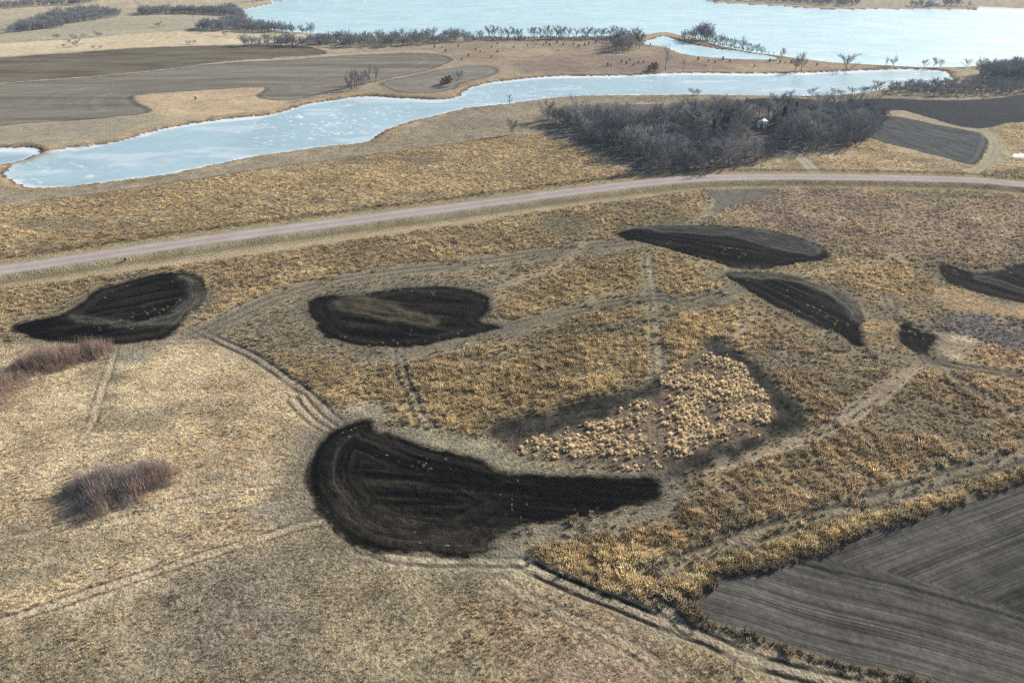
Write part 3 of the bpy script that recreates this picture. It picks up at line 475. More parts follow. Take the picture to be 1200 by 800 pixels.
# ------------------------------------------------------------------ the land: one sheet, split where one surface ends and the next begins
def label(o, lab=None, cat=None, group=None, kind=None):
    for k, v in (('label', lab), ('category', cat), ('group', group), ('kind', kind)):
        if v: o[k] = v
    return o
def build_land():
    y_rows = np.concatenate([np.linspace(-44, 0, 14, endpoint=False), np.linspace(0, 130, 217, endpoint=False), np.linspace(130, 330, 215, endpoint=False), np.linspace(330, 860, 345)])
    _, rr = G(np.full(len(y_rows), 600.0), y_rows); rr = rr[::-1]                          # near -> far ground distances
    rr = np.concatenate([[4, 12, 20, 28, 34, 39], rr[rr > 42], [2400, 3000, 3800]])
    th = np.radians(np.concatenate([np.linspace(-180, -56, 18, endpoint=False), np.linspace(-56, 56, 960, endpoint=False), np.linspace(56, 180, 18, endpoint=False)]))
    R, T = np.meshgrid(rr, th, indexing='ij'); X = R * np.sin(T); Y = R * np.cos(T); shp = X.shape
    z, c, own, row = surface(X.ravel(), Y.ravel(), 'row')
    nr, nc = shp; ii = np.arange(nr * nc).reshape(shp); nx = np.roll(ii, -1, axis=1)
    q = np.stack([ii[:-1].ravel(), ii[1:].ravel(), nx[1:].ravel(), nx[:-1].ravel()], 1)[:, ::-1]
    V = np.stack([X.ravel(), Y.ravel(), z], 1)
    fo = own[q[:, 0]]
    fo = np.where((own[q[:, 1]] == own[q[:, 2]]) & (own[q[:, 1]] == own[q[:, 3]]), own[q[:, 1]], fo)
    NM = {'frozen_puddle': 'frozen_puddle'}
    LAB = {
     'ground': ('dry tan and brown winter prairie ground around the black tilled patches', 'ground'),
     'frozen_river': ('long frozen pale blue river channel winding across behind the prairie', 'frozen river'),
     'frozen_pond': ('small frozen pond at the left edge beside the end of the river', 'frozen pond'),
     'frozen_inlet': ('narrow frozen inlet between the ridge and the thin wooded spit', 'frozen inlet'),
     'frozen_lake': ('large bright frozen lake stretching along the top of the picture', 'frozen lake'),
     'frozen_puddle': ('tiny white frozen puddle at the right edge above the road', 'puddle'),
     'gravel_road': ('long pinkish gravel road crossing the prairie from left to right', 'road'),
     'field_path': ('pale grassy field path running beside the gravel road', 'path'),
     'driveway': ('short gravel driveway leading from the road into the bare grove', 'driveway'),
     'farm_track': ('grassy farm track bending around the blue grey stubble field', 'farm track'),
     'stubble_field': ('blue grey stubble field right of the bare grove', 'field'),
     'dark_plowed_field': ('long dark plowed field behind the stubble field', 'field'),
     'far_brown_field': ('brown textured crop field at far left below the pale grass', 'field'),
     'far_grey_field': ('wide smooth grey crop field left above the frozen river', 'field'),
     'lobed_grey_field': ('small lobe shaped grey field with a lone tree at the river', 'field'),
     'harvested_field': ('grey harvested field with row lines in the lower right corner', 'field'),
     'tilled_patch_a': ('black tilled patch at the left below the gravel road', 'tilled soil'),
     'tilled_patch_b': ('black tilled oval with a tan wedge, left of centre', 'tilled soil'),
     'tilled_patch_c': ('black tilled leaf shaped patch nearest to the driveway and road', 'tilled soil'),
     'tilled_patch_d': ('narrow slanting black tilled patch right of centre', 'tilled soil'),
     'tilled_patch_e': ('black tilled patch cut off by the right edge of the picture', 'tilled soil'),
     'tilled_patch_f': ('smallest black tilled spot where several wheel tracks meet', 'tilled soil'),
     'tilled_patch_g': ('largest black tilled patch in the foreground, tapering to the right', 'tilled soil'),
     'scraped_strip_1': ('dark scraped strip along the upper left of the cattail slough', 'scraped soil'),
     'scraped_strip_2': ('dark scraped strip curving round the right of the cattail slough', 'scraped soil'),
     'mown_patch': ('small grey green driven over patch just below the gravel road', 'mown grass'),
    }
    names = {'tilled_patch_' + k: 'tilled_patch' for k in TILL}; names.update({'scraped_strip_1': 'scraped_strip', 'scraped_strip_2': 'scraped_strip'})
    for i, n in enumerate(OBJ):
        f = q[fo == i]
        if len(f) == 0: print('no faces for', n); continue
        u, inv = np.unique(f, return_inverse=True); inv = inv.reshape(f.shape)
        me = bpy.data.meshes.new(n); me.vertices.add(len(u)); me.vertices.foreach_set('co', V[u].astype(np.float32).ravel())
        me.loops.add(f.size); me.loops.foreach_set('vertex_index', inv.astype(np.int32).ravel())
        me.polygons.add(len(f)); me.polygons.foreach_set('loop_start', np.arange(0, f.size, 4, dtype=np.int32)); me.polygons.foreach_set('loop_total', np.full(len(f), 4, np.int32))
        me.polygons.foreach_set('use_smooth', np.ones(len(f), bool))
        me.update(calc_edges=True)
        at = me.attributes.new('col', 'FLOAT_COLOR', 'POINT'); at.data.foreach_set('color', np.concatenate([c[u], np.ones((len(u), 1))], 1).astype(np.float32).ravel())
        if 'tilled' in n or n == 'harvested_field':
            at = me.attributes.new('row', 'FLOAT_VECTOR', 'POINT'); at.data.foreach_set('vector', row[u].astype(np.float32).ravel())
        me.materials.append(M_TILL if 'tilled' in n else M_ROWS if n == 'harvested_field' else M_ICE if n.startswith('frozen') else M_GRAVEL if n in ('gravel_road', 'driveway') else M_SOIL if ('field' in n and n != 'field_path') or 'tilled' in n or 'scraped' in n else M_SOD)
        o = bpy.data.objects.new(names.get(n, n), me); COL.objects.link(o)
        label(o, LAB[n][0], LAB[n][1], 'black tilled patches' if 'tilled' in n else None, 'structure')
build_land()
def ground_z(x, y):
    z, *_ = surface(np.array([float(x)]), np.array([float(y)])); return float(z[0])
def ground_zs(X, Y):
    return surface(np.asarray(X, float), np.asarray(Y, float))[0]

# ------------------------------------------------------------------ mesh helpers
class MB:
    def __init__(s): s.v = []; s.f = []
    def add(s, vs, fs):
        o = len(s.v); s.v += [tuple(p) for p in vs]; s.f += [tuple(i + o for i in f) for f in fs]
    def box(s, x0, x1, y0, y1, z0, z1):
        s.add([(x, y, z) for z in (z0, z1) for x, y in ((x0, y0), (x1, y0), (x1, y1), (x0, y1))], [(3, 2, 1, 0), (4, 5, 6, 7), (0, 1, 5, 4), (1, 2, 6, 5), (2, 3, 7, 6), (3, 0, 4, 7)])
    def tube(s, pts, rad, n=5):
        rings = []
        for i, p in enumerate(pts):
            p = Vector(p); d = (Vector(pts[min(i + 1, len(pts) - 1)]) - Vector(pts[max(i - 1, 0)])).normalized()
            a = d.orthogonal().normalized(); b = d.cross(a)
            rings.append([p + (a * math.cos(t) + b * math.sin(t)) * rad[i] for t in [2 * math.pi * k / n for k in range(n)]])
        vs = [v for r in rings for v in r]; fs = []
        for i in range(len(pts) - 1):
            for k in range(n): fs.append((i * n + k, i * n + (k + 1) % n, (i + 1) * n + (k + 1) % n, (i + 1) * n + k))
        fs.append(tuple(range((len(pts) - 1) * n, len(pts) * n))); s.add(vs, fs)
    def blade(s, p, q, w, side=None):
        p = Vector(p); q = Vector(q); d = q - p
        a = side if side else d.orthogonal().normalized()
        a = a * w
        s.add([p - a, p + a, q], [(0, 1, 2)])
    def mesh(s, name, mat):
        me = bpy.data.meshes.new(name); me.from_pydata(s.v, [], s.f); me.materials.append(mat); me.update(); return me
def link(name, me, parent=None, loc=(0, 0, 0), rz=0, sc=None):
    o = bpy.data.objects.new(name, me); COL.objects.link(o); o.parent = parent; o.location = loc; o.rotation_euler = (0, 0, rz)
    if sc is not None: o.scale = sc if hasattr(sc, '__len__') else (sc, sc, sc)
    return o
rnd = random.Random(7)
def rv(r=1.0): return Vector((rnd.uniform(-r, r), rnd.uniform(-r, r), rnd.uniform(-r, r)))

# ------------------------------------------------------------------ scatter (grass and other things nobody could count)
def scatter(name, P, S, C, meshes, lab, cat, seed=0):
    rg = np.random.default_rng(seed); n = len(P)
    me = bpy.data.meshes.new(name); me.vertices.add(n); me.vertices.foreach_set('co', np.asarray(P, np.float32).ravel())
    a = me.attributes.new('col', 'FLOAT_COLOR', 'POINT'); a.data.foreach_set('color', np.concatenate([C, np.ones((n, 1))], 1).astype(np.float32).ravel())
    a = me.attributes.new('scl', 'FLOAT_VECTOR', 'POINT'); a.data.foreach_set('vector', np.asarray(S, np.float32).ravel())
    rot = np.zeros((n, 3), np.float32); rot[:, 2] = rg.uniform(0, 6.283, n); rot[:, 0] = rg.normal(0, .12, n)
    a = me.attributes.new('rot', 'FLOAT_VECTOR', 'POINT'); a.data.foreach_set('vector', rot.ravel())
    a = me.attributes.new('var', 'INT', 'POINT'); a.data.foreach_set('value', rg.integers(0, len(meshes), n).astype(np.int32))
    o = link(name, me); label(o, lab, cat, None, 'stuff')
    coll = bpy.data.collections.new(name + '_kinds')
    for i, m in enumerate(meshes): coll.objects.link(bpy.data.objects.new('%s_kind_%02d' % (name, i), m))
    g = bpy.data.node_groups.new(name + '_nodes', 'GeometryNodeTree')
    g.interface.new_socket('Geometry', in_out='INPUT', socket_type='NodeSocketGeometry'); g.interface.new_socket('Geometry', in_out='OUTPUT', socket_type='NodeSocketGeometry')
    N = g.nodes; L = g.links.new
    gi = N.new('NodeGroupInput'); go = N.new('NodeGroupOutput'); ip = N.new('GeometryNodeInstanceOnPoints'); ci = N.new('GeometryNodeCollectionInfo')
    ci.inputs['Collection'].default_value = coll; ci.inputs['Separate Children'].default_value = True; ci.inputs['Reset Children'].default_value = True
    def na(nm, t):
        k = N.new('GeometryNodeInputNamedAttribute'); k.data_type = t; k.inputs[0].default_value = nm; return k.outputs['Attribute']
    ip.inputs['Pick Instance'].default_value = True
    L(gi.outputs[0], ip.inputs['Points']); L(ci.outputs[0], ip.inputs['Instance']); L(na('var', 'INT'), ip.inputs['Instance Index'])
    L(na('scl', 'FLOAT_VECTOR'), ip.inputs['Scale'])
    er = N.new('FunctionNodeEulerToRotation'); L(na('rot', 'FLOAT_VECTOR'), er.inputs[0]); L(er.outputs[0], ip.inputs['Rotation'])
    L(ip.outputs[0], go.inputs[0])
    md = o.modifiers.new('scatter', 'NODES'); md.node_group = g
    return o
def tuft_mesh(name, nb, spread, lean, w, mat, core=.35):
    b = MB()
    for i in range(nb):
        a = rnd.uniform(0, 6.283); r = spread * math.sqrt(rnd.random()) * core
        p = Vector((math.cos(a) * r, math.sin(a) * r, -.05)); h = rnd.uniform(.55, 1.0); l = lean * rnd.uniform(.3, 1.0)
        a2 = a + rnd.uniform(-.9, .9); k = Vector((p.x + math.cos(a2) * l * .4, p.y + math.sin(a2) * l * .4, h * .62))
        q = Vector((p.x + math.cos(a2) * l, p.y + math.sin(a2) * l, h * rnd.uniform(.8, 1.0)))
        sd = Vector((-math.sin(a2 + rnd.uniform(-1, 1)), math.cos(a2 + rnd.uniform(-1, 1)), 0)).normalized() * w * rnd.uniform(.6, 1.3)
        b.add([p - sd, p + sd, k + sd * .9, k - sd * .9, q], [(0, 1, 2, 3), (3, 2, 4)])
    return b.mesh(name, mat)
def jitter(cell, rmin, rmax, amax, rg):
    n = int(2 * rmax / cell); xs = (np.arange(n) + .5) * cell - rmax; ys = np.arange(0, rmax, cell)
    X, Y = np.meshgrid(xs, ys); X = X.ravel(); Y = Y.ravel()
    X = X + rg.uniform(-.5, .5, X.shape) * cell; Y = Y + rg.uniform(-.5, .5, Y.shape) * cell
    r = np.hypot(X, Y); a = np.abs(np.arctan2(X, Y)); m = (r > rmin) & (r < rmax) & (a < math.radians(amax)); return X[m], Y[m]
def build_grass():
    rg = np.random.default_rng(5)
    PX, PY, CS = [], [], []
    for cell, r0, r1, am in ((.42, 44, 95, 52), (.55, 95, 150, 46), (.80, 150, 230, 42), (1.1, 230, 330, 40), (1.6, 330, 460, 36)):
        x, y = jitter(cell, r0, r1, am, rg); PX.append(x); PY.append(y); CS.append(np.full(x.shape, cell))
    X = np.concatenate(PX); Y = np.concatenate(PY); CS = np.concatenate(CS)
    z, c, own, th, tc = surface(X, Y)
    patch = .3 + 1.5 * sst(.25, .7, .65 * vn(X / .72, Y / .72, 15) + .35 * vn(X / 1.9, Y / 1.9, 16))
    keep = (rg.random(X.shape) < tc * patch) & (th > .06) & np.isin(own, [OID['ground'], OID['mown_patch'], OID['scraped_strip_1'], OID['scraped_strip_2']])
    X, Y, z, c, th, CS = X[keep], Y[keep], z[keep], c[keep], th[keep], CS[keep]
    lum = rg.normal(1.0, .21, X.shape).clip(.45, 1.7); hue = rg.normal(0, .05, X.shape)
    cg = c.mean(-1, keepdims=True); C = np.clip((cg + (c - cg) * .90) * 1.5 * lum[:, None] * np.stack([1 + hue, np.ones_like(hue), 1 - hue * 1.5], 1), .01, .9)
    tall = th > .36
    h = th * rg.uniform(.65, 1.3, X.shape); wd_ = np.maximum(h * rg.uniform(.9, 1.4, X.shape), CS * .95)
    tallm = [tuft_mesh('tall_tuft', 20, 1, .42, .05, M_GRASS) for _ in range(5)]
    shortm = [tuft_mesh('short_tuft', 15, 1, .6, .055, M_GRASS, .5) for _ in range(5)]
    P = np.stack([X, Y, z - .02], 1); S = np.stack([wd_, wd_, h], 1)
    for nm, m, ms, lab in (('prairie_grass', tall, tallm, 'tall dry golden prairie grass in dense tussocks'), ('short_grass', ~tall, shortm, 'short pale dry grass covering the foreground')):
        print(nm, m.sum()); scatter(nm, P[m], S[m], C[m], ms, lab, 'grass', 3)
build_grass()

# ------------------------------------------------------------------ trees
def bare_tree(idx, spread=.36, nl=7, twig_n=5, pale=False, tall=1.0):
    """winter tree of unit height: trunk and limbs in one mesh, fine crown twigs in another"""
    t = MB(); cr = MB()
    lean = Vector((rnd.uniform(-.05, .05), rnd.uniform(-.05, .05), 0)); pts = [Vector((0, 0, -.03)) + lean * k + Vector((rnd.uniform(-.01, .01), rnd.uniform(-.01, .01), k * .62)) for k in (0, .33, .66, 1)]
    t.tube(pts, [.03, .023, .016, .008], 6)
    ends = []
    for i in range(nl):
        f = rnd.uniform(.18, 1.0); p = pts[0].lerp(pts[-1], f); a = i * 2.399 + rnd.uniform(-.4, .4); L = rnd.uniform(.24, .42) * (1.15 - .35 * f)
        up = rnd.uniform(.4, 1.1); dr = Vector((math.cos(a), math.sin(a), up)).normalized()
        q = p + dr * L * .55; dr2 = (dr + Vector((0, 0, .35)) + rv(.25)).normalized(); e = q + dr2 * L * .6
        k = spread / max(.36, .001)
        q.x *= k; q.y *= k; e.x *= k; e.y *= k
        t.tube([p, q, e], [.012, .0085, .004], 4); ends += [(p.lerp(q, .6), dr, L * .6), (q, dr2, L * .75), (q.lerp(e, .5), dr2, L * .6), (e, dr2, L * .5)]
    ends += [(pts[-1], Vector((0, 0, 1)), .3), (pts[-2], Vector((.3, .2, .8)), .3), (pts[-2], Vector((-.3, -.2, .8)), .3)]
    for p, dr, L in ends:
        for j in range(twig_n):
            d1 = (dr + rv(.75) + Vector((0, 0, .15))).normalized(); q = p + d1 * L * rnd.uniform(.55, 1.0)
            cr.blade(p, q, .006, rv().normalized())
            for m in range(4):
                s = p.lerp(q, rnd.uniform(.3, 1)); d2 = (d1 + rv(.8) + Vector((0, 0, .1))).normalized(); e = s + d2 * L * rnd.uniform(.3, .55)
                cr.blade(s, e, .005, rv().normalized())
                for n in range(1):
                    s2 = s.lerp(e, rnd.uniform(.3, 1)); cr.blade(s2, s2 + (d2 + rv(.9)).normalized() * L * rnd.uniform(.2, .35), .0042, rv().normalized())
    zm = max(v[2] for v in cr.v); s = tall / zm
    for b in (t, cr): b.v = [(v[0] * s, v[1] * s, v[2] * s) for v in b.v]
    return t.mesh('trunk', M_BARK), cr.mesh('crown', M_TWIGB if pale else M_TWIG)
TREES = [bare_tree(i, spread=rnd.uniform(.30, .46), nl=rnd.randint(6, 9), pale=(i in (2, 5))) for i in range(8)]
WIDE = [bare_tree(i, spread=rnd.uniform(.55, .7), nl=10) for i in range(3)]
THIN = [bare_tree(i, spread=.2, nl=5, twig_n=3) for i in range(3)]
def put_tree(x, y, h, lab, group=None, kinds=TREES, name='bare_tree', z=None, wide=1.0):
    if y > 420: h *= 1.18; wide *= .9
    if z is None: z = ground_z(x, y)
    e = link(name, None, None, (x, y, z), rnd.uniform(0, 6.283)); e.empty_display_size = .5
    e.scale = (h * wide, h * wide, h)
    tm, cm = rnd.choice(kinds); link('trunk', tm, e); link('crown', cm, e)
    return label(e, lab, 'tree', group)
def in_poly(P, x, y): return sdp(P, np.array([x]), np.array([y]), 5)[0] < 0
def fill(pts, n, mind, seed):
    rg = random.Random(seed); P = world_poly(tuple(pts)); out = []; tries = 0
    x0, x1, y0, y1 = P[:, 0].min(), P[:, 0].max(), P[:, 1].min(), P[:, 1].max()
    C = [(rg.uniform(x0, x1), rg.uniform(y0, y1)) for _ in range(n * 30)]
    d = sdp(pts, np.array([c[0] for c in C]), np.array([c[1] for c in C]), 5)
    for (x, y), k in zip(C, d):
        if k < 0 and all((x - a) ** 2 + (y - b) ** 2 > mind * mind for a, b in out):
            out.append((x, y))
            if len(out) >= n: break
    return out
def plant(pts_world, hfun, lab, group, kinds=TREES, name='bare_tree', wide=(.85, 1.2)):
    if not pts_world: return []
    zs = ground_zs([p[0] for p in pts_world], [p[1] for p in pts_world]); out = []
    for (x, y), z in zip(pts_world, zs):
        out.append(put_tree(x, y, hfun(x, y), lab, group, kinds, name, float(z), rnd.uniform(*wide)))
    return out
def px_list(L):
    return [tuple(float(v) for v in G(a, b)) for a, b in L]

GB = [(636,143),(650,140),(700,143),(760,143),(840,138),(880,136),(960,136),(1015,136),(1034,142),(1030,156),(1012,166),(990,170),(950,175),(900,187),(850,196),(800,202),(765,201),(735,190),(700,170),(660,152)]
CLEAR = [(876,144),(885,139),(902,140),(907,147),(906,160),(900,168),(886,168),(878,160)]
FRONT = [(868,156),(908,156),(918,176),(905,185),(872,185),(864,170)]
gp = [p for p in fill(GB, 278, 3.9, 11) if not in_poly(CLEAR, *p)]
dl, _ = line(DRIVE, np.array([p[0] for p in gp]), np.array([p[1] for p in gp]))
gp = [p for p, d in zip(gp, dl) if abs(d) > 2.8]
print('grove trees', len(gp))
gset = sorted(gp, key=lambda p: p[1])
plant(gset, lambda x, y: rnd.uniform(3.0, 4.4) if in_poly(FRONT, x, y) else rnd.choice((rnd.uniform(6.5, 9.5), rnd.uniform(9, 13))), 'bare grey tree packed into the dense winter grove above the road', 'trees of the bare grove')
UB = [p for p in fill(GB, 420, 2.6, 12) if not in_poly(CLEAR, *p)]
dl, _ = line(DRIVE, np.array([p[0] for p in UB]), np.array([p[1] for p in UB])); UB = np.array([p for p, d in zip(UB, dl) if abs(d) > 2.8])
# pale low scrub in front of the shed and along the grove edge
# wood edge left of the lake and brush in front of it
xs = [573,581,590,596,604,610,622,626,634,640,645,653,658,662,668,674,683,690,697,706,709,714,720,726,731,737,742,748]
plant(px_list([(x + rnd.uniform(-2, 2), 44.6 + rnd.uniform(-.8, .9)) for x in xs]), lambda x, y: rnd.uniform(6.5, 10), 'bare tree standing in the row along the lake shore', 'row of trees on the lake shore')
plant(px_list([(rnd.uniform(718, 751), rnd.uniform(52, 62)) for _ in range(22)]), lambda x, y: rnd.uniform(7.5, 11), 'bare tree in the round clump beside the frozen inlet', 'round clump beside the inlet')
SPIT = {799: 6, 803: 8, 806: 8.5, 809: 9, 812: 9.5, 815: 10, 818: 11, 821: 12.5, 823: 14, 825: 15.5, 827: 15, 829: 13.5, 831: 12, 833: 10, 835: 8, 802: 7, 811: 8.5, 820: 10.5, 828: 11, 832: 9}
spit_pts = px_list([(x, 45.2 + .35 * (i % 3) + (x - 800) * .06) for i, x in enumerate(SPIT)]); spit_h = {p: h for p, h in zip(spit_pts, SPIT.values())}
plant(spit_pts, lambda x, y: spit_h[(x, y)] * rnd.uniform(.85, .95), 'tall bare tree in the clump on the spit tip', 'clump on the spit tip', wide=(.7, 1.0))
plant(px_list([(838,50),(842,51),(847,52),(851,53),(856,54),(861,55),(875,57),(880,58.5),(887,60),(892,61)]), lambda x, y: rnd.uniform(4.5, 7.5), 'small bare tree on the thin wooded spit', 'small trees along the spit', WIDE)
# singles that can be told apart
for (x, y, h, ks, wd2, lab) in [
  (870,56.5,9.5,TREES,1.0,'tallest lone bare tree on the thin spit right of the clump'),
  (780,82,14,THIN,.9,'thin leaning bare tree on the river bank at the inlet mouth'),
  (801,80,6,THIN,.9,'short slanted bare tree right of the inlet mouth tree'),
  (916,70,7,TREES,.8,'small bare tree at the right tip of the spit'),
  (932,83,10,TREES,.9,'left of two bare trees on the bank right of the spit'),
  (939,83,10,TREES,.9,'right of two bare trees on the bank right of the spit'),
  (992,82,10.5,WIDE,1.1,'broad many-limbed bare tree on the bank between lake and river'),
  (1038,77.5,5.5,THIN,1.0,'small thin bare tree left of its twin by the lake'),
  (1047,77.5,6.5,TREES,1.0,'small bare tree right of its thin twin by the lake'),
  (1083,79,5,WIDE,1.0,'small bare tree left in the trio at the river end'),
  (1094,79,6,TREES,1.0,'taller bare tree in the middle of the trio at the river end'),
  (1102,79,4.5,TREES,1.0,'small bare tree right in the trio at the river end'),
  (1132,79,5,WIDE,1.0,'small spreading bare tree before the right hand wood'),
  (1150,79,6,WIDE,1.0,'bare tree at the near end of the right hand wood'),
  (537,100.5,8.6,WIDE,.85,'lone spreading bare tree on the lobed grey field'),
  (597,122,5,THIN,1.3,'small forked bare tree at the near river bank'),
  (600,159,7.5,WIDE,.7,'lone bare tree on the tan grass left of the grove'),
  (1003,168,12.5,WIDE,.8,'large forked bare tree at the right corner of the grove'),
  (1013,163,12,WIDE,.8,'large bare tree just behind the right corner of the grove'),
  (994,171,11.5,TREES,1.1,'tall bare tree at the front right corner of the grove')]:
    X, Y = G(x, y); put_tree(float(X), float(Y), h, lab, None, ks, wide=wd2)
plant(px_list([(407,107),(410,108),(413,106),(416,104),(419,105),(421,102),(424,103),(427,101),(412,103),(430,99),(434,98),(441,97)]), lambda x, y: rnd.uniform(6, 9.5), 'slim grey bare tree in the stand at the grey field corner', 'stand at the field corner', THIN)
plant(px_list([(978,111.5),(985,110.5),(998,111),(1012,109),(1014,107.5),(1022,106),(1027,105.5),(1031,104),(952,111.5),(818,111),(812,111)]), lambda x, y: rnd.uniform(2.5, 5.5), 'small leaning bare bush on the near bank of the river', 'bushes on the near river bank', WIDE, 'bare_bush', (1.0, 1.5))
# far bushes on the pale grass, upper left
plant(px_list([(67,46.5),(75,56),(81,51.5),(86,46),(90,45.5),(95,45),(99,44.5),(91,54.5),(109,57.5),(118,57),(113,42),(117,43),(187,32.5),(221,52),(228,52),(233,38.5),(238,39),(264,42.5)]), lambda x, y: rnd.uniform(2, 5), 'small bare bush on the pale far grass upper left', 'bushes on the pale far grass', WIDE, 'bare_bush', (1.2, 1.7))
# scattered trees of far woods that read as one mass
def far_wood(name, lab, polys, n, hr, seed):
    P = []
    for p, k in zip(polys, n): P += fill(p, k, 2.6, seed)
    P = np.array(P); z = ground_zs(P[:, 0], P[:, 1]); rg = np.random.default_rng(seed); h = rg.uniform(hr[0], hr[1], len(P)); w = h * rg.uniform(.9, 1.3, len(P))
    ms = []
    for tm, cm in TREES[:4]:
        b = MB()
        for m in (tm, cm): b.add([v.co[:] for v in m.vertices], [tuple(f.vertices) for f in m.polygons])
        ms.append(b.mesh(name + '_tree', M_STUFFT))
    scatter(name, np.stack([P[:, 0], P[:, 1], z], 1), np.stack([w, w, h], 1), np.full((len(P), 3), .2), ms, lab, 'wood', seed)
ug = np.random.default_rng(90); uh = ug.uniform(1.5, 3.6, len(UB)); um = []
for tm, cm in TREES[:3]:
    b = MB()
    for m in (tm, cm): b.add([v.co[:] for v in m.vertices], [tuple(f.vertices) for f in m.polygons])
    um.append(b.mesh('understory_bush', M_TWIG))
scatter('grove_understory', np.stack([UB[:, 0], UB[:, 1], ground_zs(UB[:, 0], UB[:, 1])], 1), np.stack([uh * 1.3, uh * 1.3, uh], 1), np.full((len(UB), 3), .2), um, 'low tangled brush filling the floor of the bare grove', 'brush', 29)
far_wood('hillside_wood', 'hazy blue grey wood slanting down the upper left corner', [[(14,39.5),(40,36),(72,33),(75,30),(100,25),(60,22),(40,28),(22,34)], [(60,24),(100,26),(140,20),(130,15),(100,13),(65,18)]], [190, 150], (6, 9), 21)
far_wood('far_hedgerow', 'long dark hedgerow of bare trees at the very top left', [[(-80,16),(0,12),(50,8),(98,6),(98,3.5),(50,5),(0,8.5),(-80,12)], [(110,2),(118,2),(118,0),(108,0)]], [170, 12], (6, 9.5), 22)
far_wood('square_wood', 'dark straight edged wood between pale fields, upper left', [[(167,18.5),(200,17),(258,17.5),(275,21),(290,24),(275,12),(250,13.5),(170,14.5)]], [230], (6, 9), 23)
far_wood('far_shore_wood', 'bluish wood on the far lake shore at the top', [[(834,.5),(900,3.5),(960,7.5),(1000,8),(1000,3),(940,-2),(840,-7)], [(1070,8.5),(1130,8.5),(1130,6),(1070,6)], [(300,4),(330,-1),(380,-6),(380,-10),(310,-4)]], [330, 25, 60], (6, 10), 24)

far_wood('tree_belt', 'grey belt of bare trees between the far brown field and the lake', [[(280,53),(330,50),(400,48),(480,46),(560,45.5),(560,48.5),(500,53),(465,56),(400,56),(340,56.5),(285,55)]], [190], (6, 9.5), 25)
far_wood('lake_corner_wood', 'dark bare wood at the left corner of the frozen lake', [[(232,34.5),(250,31.5),(275,28),(295,30),(330,36),(370,38.5),(330,38.5),(240,36)]], [130], (6.5, 10), 26)
far_wood('right_wood', 'tall dark bare wood at the right edge beyond the dark plowed field', [[(1146,88),(1175,84),(1210,82),(1290,78),(1290,96),(1200,98),(1150,97)]], [170], (7.5, 11), 27)
far_wood('shore_brush', 'low dark brush under the tree row along the lake shore', [[(556,45.2),(640,45),(720,44.5),(752,44),(752,47),(700,47.5),(620,47.2),(556,48)], [(700,48),(752,48),(752,54),(715,54)]], [170, 45], (2.0, 4.2), 30)
far_wood('spit_brush', 'low brush along the thin spit beside the frozen inlet', [[(798,45),(838,50),(880,58.5),(910,65),(880,60.5),(838,54),(800,47.5)]], [70], (1.5, 3.2), 32)
far_wood('right_brush', 'low grey brush between the river end and the dark plowed field', [[(1040,106),(1075,101),(1115,98),(1150,98),(1205,98),(1290,95),(1290,102),(1200,108.5),(1165,112),(1110,113),(1060,112)]], [280], (2.6, 5.5), 28)

# ------------------------------------------------------------------ cedars and other evergreens
def cedar(col, fat):
    t = MB(); t.tube([(0, 0, -.05), (0, 0, .4), (0, 0, .9)], [.035, .025, .008], 5); c = MB()
    for i in range(420):
        f = rnd.random() ** .8; zz = .06 + .92 * f; r = fat * ((1.02 - f) ** .75 if fat < .4 else max(.05, 1 - (2 * f - .8) ** 2 * .65) * .8) * (.55 + .5 * rnd.random()) * (.8 + .35 * math.sin(zz * 23 + i))
        a = rnd.uniform(0, 6.283); p = Vector((math.cos(a) * r * .6, math.sin(a) * r * .6, zz - .03)); q = Vector((math.cos(a) * r, math.sin(a) * r, zz + rnd.uniform(-.05, .09)))
        c.blade(p, q + rv(.03), .035, rv().normalized())
    return t.mesh('trunk', M_BARK), c.mesh('crown', col)
CED = [cedar(M_CEDAR, .3) for _ in range(2)]; CEDB = [cedar(M_CEDARR, .62) for _ in range(3)]
dots = [(576,67),(583,52),(602,56),(604,46.5),(608,47.5),(614,47.5),(625,49.5),(631,48.5),(618,54),(628,52.5),(640,51),(644,53.5),(652.5,50.5),(660,52.5),(672,52.5),(678,55),(654,60),(690,52),(698,50.5),(705,50.5),(712,77.5),(716,77.5),(728,74),(734,75),(738,71.5),(748,74.5),(754,74),(753,53.5),(762,53.5),
 (522,61),(537,54.5),(557,59),(577,47.5),(509,56.5),(518,56.5),(818,71),(830,73),(847,71),(855,73.5),(827,77.5),(902,72.5),(914,74),(920,74.5),(927,74.5),(957,77.5),(884,78),(838,74),(583,61.5),(576,56.5),(594,47.5),(585,46.8),(637,54),(662,48.5),(685,53),(563,61),(549,66),(742,77),(541,70.5)]
plant(px_list(dots), lambda x, y: rnd.uniform(1.2, 2.3), 'small dark cedar bush dotted over the brown ridge by the lake', 'cedar bushes on the brown ridge', CEDB, 'cedar_bush', (.9, 1.2))
plant(px_list([(764,82),(768,83),(760,83.5),(523,99),(527,98),(519,101)]), lambda x, y: rnd.uniform(3, 4.5), 'dark low bush cluster close above the frozen river', 'dark bushes close above the river', CEDB, 'dark_bush', (1.2, 1.6))
plant(px_list([(918,147),(920,144),(916,151),(846,158),(842,152),(850,163),(826,158),(834,166),(857,150),(930,143)]), lambda x, y: rnd.uniform(8, 10.5), 'dark green conifer among the bare trees near the white shed', 'conifers in the grove', CED, 'conifer', (.9, 1.2))
plant(px_list([(375,54)]), lambda x, y: 4.5, 'single dark conifer at the end of the far brown field', None, CED, 'conifer')
plant(px_list([(147,305.5)]), lambda x, y: 1.1, 'small dark weed clump in the ditch beside the gravel road', None, CEDB, 'weed_clump')
plant(px_list([(229.5,118)]), lambda x, y: 1.9, 'lone dark bush on the tan spur left of the river', None, CEDB, 'dark_bush')

